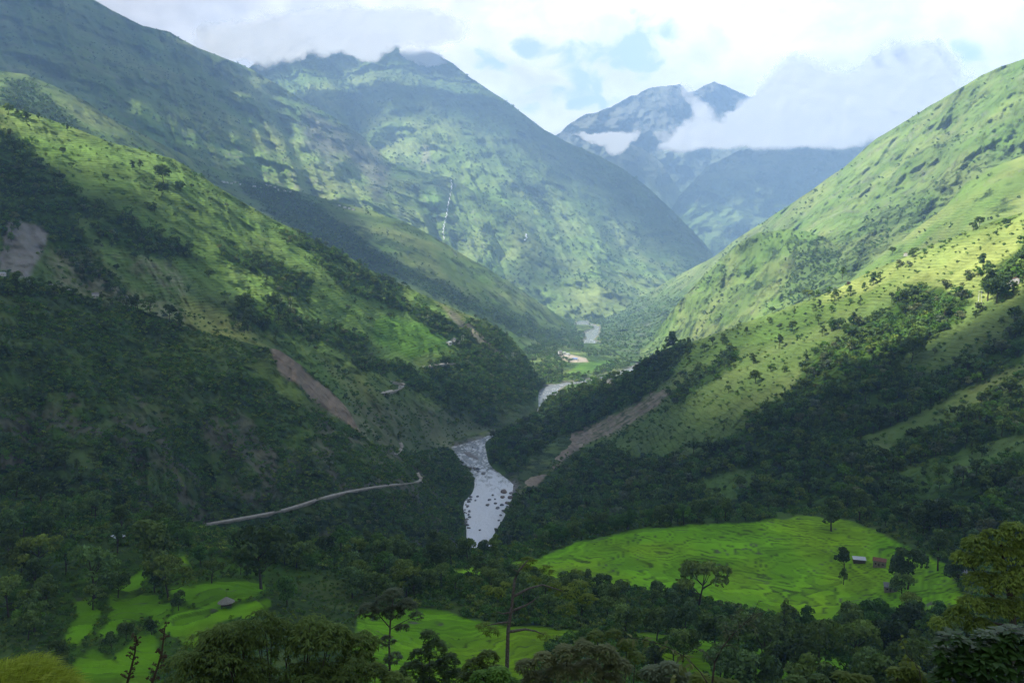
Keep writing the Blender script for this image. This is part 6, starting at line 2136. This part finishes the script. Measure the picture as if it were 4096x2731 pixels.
# farmhouse and sheds on the rice field
p = ground_at(2020, 1298)
house('stone', p + np.array([0, 0, .3]), R(62), 0.76, "brown stone farmhouse with a half rusty tin roof on the bright rice field", None, "farmhouse")
p = ground_at(1973, 1294)
house('shed', p, R(75), 0.85, "low open shed under a flat tin roof left of the stone farmhouse", None, "shed", "shed", False)
p = ground_at(2050, 1356)
house('ruin', p + np.array([-1, 0, 0]), R(70), 0.75, "low grey ruined stone hut beneath the large tree", None, "hut", "hut")
p = ground_at(2218, 1335)
house('ruin', p, R(110), 0.9, "dark old hut at the right end of the narrow green strip", None, "hut", "hut")
p = ground_at(2158, 1462)
house('tin', p, R(100), 0.8, "tin roof glimpsed through leaves near the lower right bush", None, "shed", "shed", False)
p = ground_at(272, 1246)
house('shed', p + np.array([0, 0, 1.0]), R(50), 0.8, "pale shed roof half hidden in the left wood", None, "shed", "shed", False)

# thatched field hut on posts
p = ground_at(520, 1394)
hut = empty("field_hut", p, R(20))
tag(hut, "small thatched hut on posts standing in the left rice terraces", "hut")


def thatch_roof(b):
    n = 14
    rings = [(0.0, 3.3), (0.5, 3.05), (1.3, 2.35), (2.1, 1.75), (2.25, 1.55), (1.6, 1.7)]
    vs = []
    for r, z in rings:
        vs.append([b.verts.new((r * 1.25 * math.cos(a * 2 * math.pi / n) * (1 + 0.06 * random.random()), r * math.sin(a * 2 * math.pi / n) * (1 + 0.06 * random.random()), z - (0.12 * random.random() if r > 1 else 0))) for a in range(n)])
    for i in range(1, len(rings) - 1):
        for a in range(n):
            b.faces.new([vs[i][a], vs[i][(a + 1) % n], vs[i + 1][(a + 1) % n], vs[i + 1][a]])
    for a in range(n):
        b.faces.new([vs[0][0], vs[1][a], vs[1][(a + 1) % n]])


part("roof", bm_data("roof", thatch_roof, M_THATCH), hut)
for x in (-1.5, 1.5):
    for y in (-1.1, 1.1):
        part("post", bm_data("post", lambda b: box_bm(b, -.07, .07, -.07, .07, -0.6, 2.0), M_WOOD), hut, (x, y, 0))
part("platform", bm_data("platform", lambda b: box_bm(b, -1.7, 1.7, -1.3, 1.3, 0.55, 0.7), M_WOOD), hut)
pm = MB(); pm.tube([(0.2, 0, 1.5), (0.15, 0, 3.2), (0.1, 0, 5.3)], [.05, .04, .025], 5); pm.build("pole", M_WOOD, hut)
pm = MB(); pm.tube([(1.2, 0, 1.6), (2.4, 0.2, 2.2), (3.3, .3, 2.7)], [.05, .04, .02], 5); pm.build("pole", M_WOOD, hut)

# satellite dish at the edge of the wood
p = LAYERS['right_slope'].at(2115, 1187)
dish = empty("satellite_dish", p + np.array([0, -3, 2.2]), R(20))
tag(dish, "white round satellite dish shining in the dark wood above the farmhouse", "satellite dish")


def dish_fn(b):
    n = 18
    c = b.verts.new((0, 0.35, 0)); prev = None
    rows = []
    for r in (0.5, 1.0, 1.45):
        rows.append([b.verts.new((r * math.cos(a * 2 * math.pi / n), 0.35 - 0.25 * r * r, r * math.sin(a * 2 * math.pi / n))) for a in range(n)])
    for a in range(n):
        b.faces.new([c, rows[0][a], rows[0][(a + 1) % n]])
        for i in (0, 1):
            b.faces.new([rows[i][a], rows[i + 1][a], rows[i + 1][(a + 1) % n], rows[i][(a + 1) % n]])
    bmesh.ops.solidify(b, geom=b.faces[:], thickness=0.06)


part("reflector", bm_data("reflector", dish_fn, M_DISH), dish, (0, 0, 0), (R(-35), 0, 0))
pm = MB(); pm.tube([(0, 0.3, 0.1), (0, 0.5, -1.2), (0, 0.5, -4.0)], [.07, .07, .07], 6); pm.build("mast", M_SLATE, dish)
pm = MB(); pm.tube([(0, 0.0, -1.2), (0, -0.8, -0.4), (0, -0.9, 0.3)], [.03, .03, .05], 5); pm.build("feed_arm", M_SLATE, dish)

# houses on the slopes: (hillside, U, V, kind, scale, label)
for key, U, V, kd, sc_, lab in [
    ('right_slope', 1403, 882, 'slate', 1.5, "old slate-roofed house among trees on the right ridge above the river"), ('right_slope', 2330, 650, 'rust', 0.8, "house with a red roof by the right edge above the wood"), ('right_slope', 2318, 657, 'slate', 0.8, "grey-roofed outbuilding below the red-roofed house at the right edge"),
    ('right_slope', 1947, 651, 'shed', 0.9, "small pale field shed on the sunny crest of the right terraces"), ('right_slope', 1540, 792, 'tin', 1.0, "white hut behind the lone skyline tree of the right ridge"), ('spur', 2330, 515, 'slate', 0.8, "grey house on the sunny meadow near the upper right edge"),
    ('spur', 2308, 532, 'slate', 0.55, "small hut beside a round tree on the upper right meadow"), ('right_slope', 2078, 588, 'rust', 0.6, "little reddish house on the right-hand crest"),
    ('left_slope', 1031, 791, 'tin', 1.3, "white tin-roofed house at the edge of the bright left terraces"), ('left_slope', 1042, 787, 'slate', 1.3, "dark-roofed house beside the white one at the bright terraces' edge"), ('left_slope', 1052, 788, 'tin', 0.9, "smallest of the three houses at the bright terraces' edge"),
    ('near_left_slope', 8, 634, 'tin2', 0.5, "white house on the dark crest at the very left edge"), ('near_left_slope', 117, 664, 'slate', 0.6, "grey house on the dark left crest, near its middle"), ('near_left_slope', 162, 672, 'tin', 0.6, "white-roofed house on the dark left crest right of the grey house"), ('near_left_slope', 222, 684, 'slate', 0.6, "low dark house on the dark left crest beside the pale scrub")]:
    b_ = LAYERS[key].at(U, V)
    house(kd, b_ + np.array([0, -2, 0.8]), random.uniform(0, 3.1), sc_, lab)
mid = LAYERS['mid_left_ridge']
for i, (U, V) in enumerate([(514, 420), (522, 421), (532, 423), (540, 420), (552, 425), (612, 427), (621, 429), (632, 432), (640, 438), (655, 440), (668, 442), (780, 474), (792, 478), (803, 480), (812, 483), (585, 430), (600, 433)]):
    b_ = mid.at(U, V)
    house(('tin2', 'tin', 'slate')[i % 3], b_ + np.array([0, -3, 1.0]), random.uniform(0, 3.1), 0.9, "tiny pale-roofed house of the hamlet on the shaded ridge behind the left terraces", "houses of the hamlet on the shaded ridge", details=False)
for i, (U, V) in enumerate([(1366, 702), (1374, 699), (1382, 703), (1390, 700), (1378, 707), (1398, 697), (1410, 699), (1420, 698), (1432, 697), (1444, 699), (1425, 705), (1450, 705), (1335, 712), (1342, 713), (1352, 712), (1360, 715), (1345, 716), (1494, 716), (1500, 717), (1506, 718), (1286, 811), (1296, 813), (1304, 815)]):
    d = plane_d(np.array(V), 22.0)
    b_ = unproj(U, V, d)
    house(('tin2', 'tin', 'slate')[i % 3], b_ + np.array([0, -12, 1.5]), random.uniform(0, 3.1), 1.5 if V < 760 else 1.1, "tiny white house of the village far up the valley floor" if V < 760 else "low pale building beside the brown cleared ground on the valley floor",
          "village houses far up the valley" if V < 760 else "buildings by the cleared ground", details=False)
d = plane_d(np.array(827.0), 10.0)
house('blue', unproj(1320, 827, d), R(80), 1.1, "bright blue-roofed building at the end of the brown cleared ground", None, "building", "building", False)


# power poles in pairs on the left slope
def power_pole(key, U, V, h, label):
    b_ = LAYERS[key].at(U, V)
    root = empty("power_pole", b_ + np.array([0, -1, 0]), R(10))
    tag(root, label, "power pole", "pale power poles on the hillsides")
    for x in (-1.6, 1.6):
        q = MB(); q.tube([(x, 0, -1), (x * .95, 0, h * .5), (x * .9, 0, h)], [.22, .18, .14], 6); q.build("post", M_DISH, root)
    q = MB(); q.tube([(-2.6, 0, h * .93), (0, 0, h * .94), (2.6, 0, h * .93)], [.12, .12, .12], 4); q.build("crossarm", M_DISH, root)


power_pole('left_slope', 1063, 788, 15, "pale twin-legged power pole beside the three houses at the bright terraces")
power_pole('left_slope', 1178, 825, 14, "pale twin-legged power pole at the wood's edge above the river bend")
power_pole('right_slope', 2249, 698, 13, "pale twin-legged power pole by the leafy tree on the right slope")
power_pole('left_slope', 668, 705, 12, "pale twin-legged power pole among trees on the left terraces")

# ---------------------------------------------------------------- stones in the river
M_BOULD = [simple_mat("boulder_grey", (0.185, 0.185, 0.190), 0.7, 0.35, 0.5, 0.25, 0.6), simple_mat("boulder_brown", (0.235, 0.190, 0.160), 0.8, 0.3, 0.4, 0.2, 0.6), simple_mat("boulder_pale", (0.25, 0.24, 0.225), 0.8, 0.3, 0.6, 0.2, 0.6)]


def rock_mesh(seed, mat, flat=0.6):
    bm_ = bmesh.new()
    bmesh.ops.create_icosphere(bm_, subdivisions=3, radius=0.5)
    r = random.Random(seed)
    pl = [(Vector((r.gauss(0, 1), r.gauss(0, 1), r.gauss(0, 1))).normalized(), r.uniform(0.28, 0.42)) for _ in range(9)]
    for v in bm_.verts:
        for nrm, dd in pl:
            k = v.co.dot(nrm) - dd
            if k > 0:
                v.co -= nrm * k * 0.85
        v.co *= 1 + 0.10 * mnoise.noise(v.co * 4 + Vector((seed, 0, 0)))
        v.co.z *= flat
    me = bpy.data.meshes.new("boulder")
    bm_.to_mesh(me); bm_.free()
    me.polygons.foreach_set('use_smooth', np.ones(len(me.polygons), bool))
    me.materials.append(mat)
    return me


ROCKS = [[rock_mesh(s * 7 + i, m, f) for i, f in enumerate((0.75, 0.6, 0.5))] for s, m in enumerate(M_BOULD)]


def stone(U, V, w, col, label, group="boulders in the rapids"):
    d = plane_d(np.array(float(V)), 0.5)
    b_ = unproj(U, V, d)
    s = 0.8 * w * d / F
    o = bpy.data.objects.new("boulder", ROCKS[col][random.randrange(3)])
    COL.objects.link(o)
    o.location = b_ + np.array([0, 0, 0.12 * s])
    o.rotation_euler = (0, 0, random.uniform(0, 6.28))
    o.scale = (s * 1.05, s * random.uniform(.8, 1.1), s * random.uniform(.8, 1.05))
    tag(o, label, "boulder", group)


for U, V, w, c_, lab in [
    (1158, 1130, 26, 1, "largest brown boulder at the head of the rapids, right side"), (1154, 1142, 16, 1, "upright brown boulder just below the largest one in the rapids"), (1131, 1137, 11, 0, "dark boulder left of the two big brown ones in the rapids"),
    (1124, 1148, 12, 0, "grey boulder in midstream below the dark one"), (1137, 1146, 8, 0, "small dark stone in midstream between the brown boulders and the grey one"), (1138, 1156, 10, 0, "flat dark stone in midstream left of the bank boulders"),
    (1153, 1160, 13, 0, "dark boulder beside the orange-brown bank boulder"), (1167, 1156, 19, 1, "orange-brown boulder on the right bank of the rapids"), (1172, 1143, 19, 1, "broad brown boulder on the right bank, above the orange-brown one"), (1174, 1133, 15, 2, "pale boulder at the foot of the landslide by the river"),
    (1143, 1167, 13, 0, "grey boulder near the right bank below the orange-brown one"), (1158, 1174, 17, 0, "long dark rock at the right bank of the lower rapids"), (1097, 1140, 9, 0, "dark upright stone near the left bank at the head of the rapids"), (1081, 1147, 11, 0, "grey boulder by the left bank at the head of the rapids"),
    (1092, 1149, 8, 0, "small flat stone right of the left-bank boulder"), (1120, 1160, 14, 2, "pale wave-washed rock in the middle of the rapids"), (1102, 1217, 9, 0, "lone dark stone at the lower end of the rapids"), (1110, 1088, 15, 2, "flat pale rock in the calm reach above the rapids"), (1086, 1026, 5, 0, "tiny dark stone in the calm upper reach"),
    (1150, 1183, 10, 0, "dark rock under the trees at the right bank, lower rapids"), (1146, 1195, 9, 0, "lowest dark rock at the right bank of the rapids")]:
    stone(U, V, w, c_, lab)
for i in range(20):
    V = 1142 + i * 3.8 + random.uniform(-2, 2)
    L_ = np.interp(V, [1100, 1130, 1152, 1200, 1250], [1092, 1086, 1067, 1070, 1072])
    stone(L_ + random.uniform(-3, 10), V, random.uniform(6, 13), random.choice((0, 0, 2)), "one of the grey stones piled along the left bank of the rapids", "stones piled on the left bank")
for i in range(9):
    stone(1080 + random.uniform(-2, 24), 1076 + random.uniform(-2, 6), random.uniform(6, 13), random.choice((0, 2)), "grey slab in the rocky shelf jutting from the left bank above the rapids", "slabs of the rocky shelf")
# gravel bar
gp_ = np.array([(1063, 1036), (1078, 1035), (1096, 1046), (1103, 1057), (1086, 1052), (1071, 1045)], float)
gw = unproj(gp_[:, 0], gp_[:, 1], plane_d(gp_[:, 1], 0.6))
bm_ = bmesh.new()
c0 = gw.mean(0)
mesh_pts = []
for k in np.linspace(1.0, 0.05, 8):
    mesh_pts.append([bm_.verts.new((c0[0] + (q[0] - c0[0]) * k, c0[1] + (q[1] - c0[1]) * k, 0.1 + 1.6 * (1 - k) ** 0.6 + random.uniform(-.12, .12))) for q in [gw[i] * (1 - f) + gw[(i + 1) % 6] * f for i in range(6) for f in (0, .2, .4, .6, .8)]])
for a_, b_ in zip(mesh_pts[:-1], mesh_pts[1:]):
    for i in range(30):
        bm_.faces.new([a_[i], a_[(i + 1) % 30], b_[(i + 1) % 30], b_[i]])
bm_.faces.new(mesh_pts[-1])
me = bpy.data.meshes.new("gravel_bar"); bm_.to_mesh(me); bm_.free()
me.materials.append(simple_mat("gravel", (0.27, 0.255, 0.235), 0.95, 0.35, 0.8, 0.1, 0.8))
o = bpy.data.objects.new("gravel", me); COL.objects.link(o)
tag(o, "pale gravel bar in the calm reach of the river", "gravel", None, 'stuff')
# ---------------------------------------------------------------- labels for the trees that have none yet
MARKS = [("the stone farmhouse", 2020, 1283), ("the white satellite dish", 2115, 1183), ("the thatched field hut", 520, 1388), ("the lone spreading tree in the rice field", 1607, 1330), ("the half-bare pale-trunked tree", 1180, 1390), ("the big feathery bush", 620, 1400),
         ("the slim grey-green tree", 900, 1390), ("the lower end of the rapids", 1095, 1245), ("the dirt road's left end", 465, 1208), ("the bright field's top left tip", 1260, 1268), ("the bright field's middle upper edge", 1480, 1208), ("the sapling with narrow leaves", 1740, 1390),
         ("the lower right broadleaf bush", 2280, 1460), ("the grassy mound", 80, 1500), ("the landslide foot by the river", 1195, 1110), ("the olive tree at the right edge", 2300, 1230), ("the bright field's lower tip", 1890, 1420), ("the pale shed in the left wood", 272, 1240), ("the pair of flower stalks", 340, 1450),
         ("the road hairpin on the shaded spur", 968, 1105), ("the small field patch", 1080, 1310), ("the left-hand rice strips", 300, 1340), ("the bottom scrub under the belt", 1420, 1450),
         ("the sunny crest of the right terraces", 1930, 660), ("the tip of the sunlit hollow", 2095, 800), ("the red-roofed house at the right edge", 2330, 640), ("the bright upper left terraces' crest", 60, 255), ("the three houses by the bright terraces", 1040, 785), ("the pale scrub on the left slope", 200, 640), ("the sunlit patch below the left terraces", 470, 745), ("the diagonal landslide on the right slope", 1400, 960)]
buckets = {}
ORD = ["nearest", "second", "third", "fourth", "fifth", "sixth", "seventh"]
for root, sp, P, h, named in TREES:
    if named:
        continue
    U, V, dep = proj(P + np.array([0, 0, h * 0.6]))
    j = min(range(len(MARKS)), key=lambda i: (MARKS[i][1] - U) ** 2 + 1.6 * (MARKS[i][2] - V) ** 2)
    nm, mu_, mv_ = MARKS[j]
    dx, dy = U - mu_, V - mv_
    side = ("right of" if dx > 0 else "left of") if abs(dx) > 1.1 * abs(dy) else ("below" if dy > 0 else "above")
    buckets.setdefault((j, side, sp), []).append((math.hypot(dx, dy), root))
for (j, side, sp), lst in buckets.items():
    lst.sort(key=lambda x: x[0])
    for i, (_, root) in enumerate(lst):
        w = SPECIES[sp][0]
        if len(lst) == 1:
            root['label'] = f"{w} just {side} {MARKS[j][0]}"
        else:
            root['label'] = f"{w} {side} {MARKS[j][0]}, {ORD[min(i, 6)]} to it" if i == 0 else f"{ORD[min(i, 6)]} {w} {side} {MARKS[j][0]}"
# ---------------------------------------------------------------- haze
hz = mesh_obj("haze", [(x, y, z) for x in (-7500, 7500) for y in (-700, 10500) for z in (-14, 2330)],
              [(0, 1, 3, 2), (4, 6, 7, 5), (0, 4, 5, 1), (2, 3, 7, 6), (0, 2, 6, 4), (1, 5, 7, 3)], None, None, False)
bm_ = bmesh.new()
bm_.from_mesh(hz.data)
bmesh.ops.recalc_face_normals(bm_, faces=bm_.faces)
bm_.to_mesh(hz.data)
bm_.free()
m_hz, t, out = new_mat("haze_air")
pvn = t.node('ShaderNodeVolumePrincipled')
pvn.inputs['Color'].default_value = (0.41, 0.63, 1.0, 1)
pvn.inputs['Density'].default_value = 1.45e-4
pvn.inputs['Anisotropy'].default_value = 0.0
t.put(out.inputs['Volume'], pvn.outputs[0])
hz.data.materials.append(m_hz)
tag(hz, "thin bluish air filling the valley", "haze", None, 'stuff')
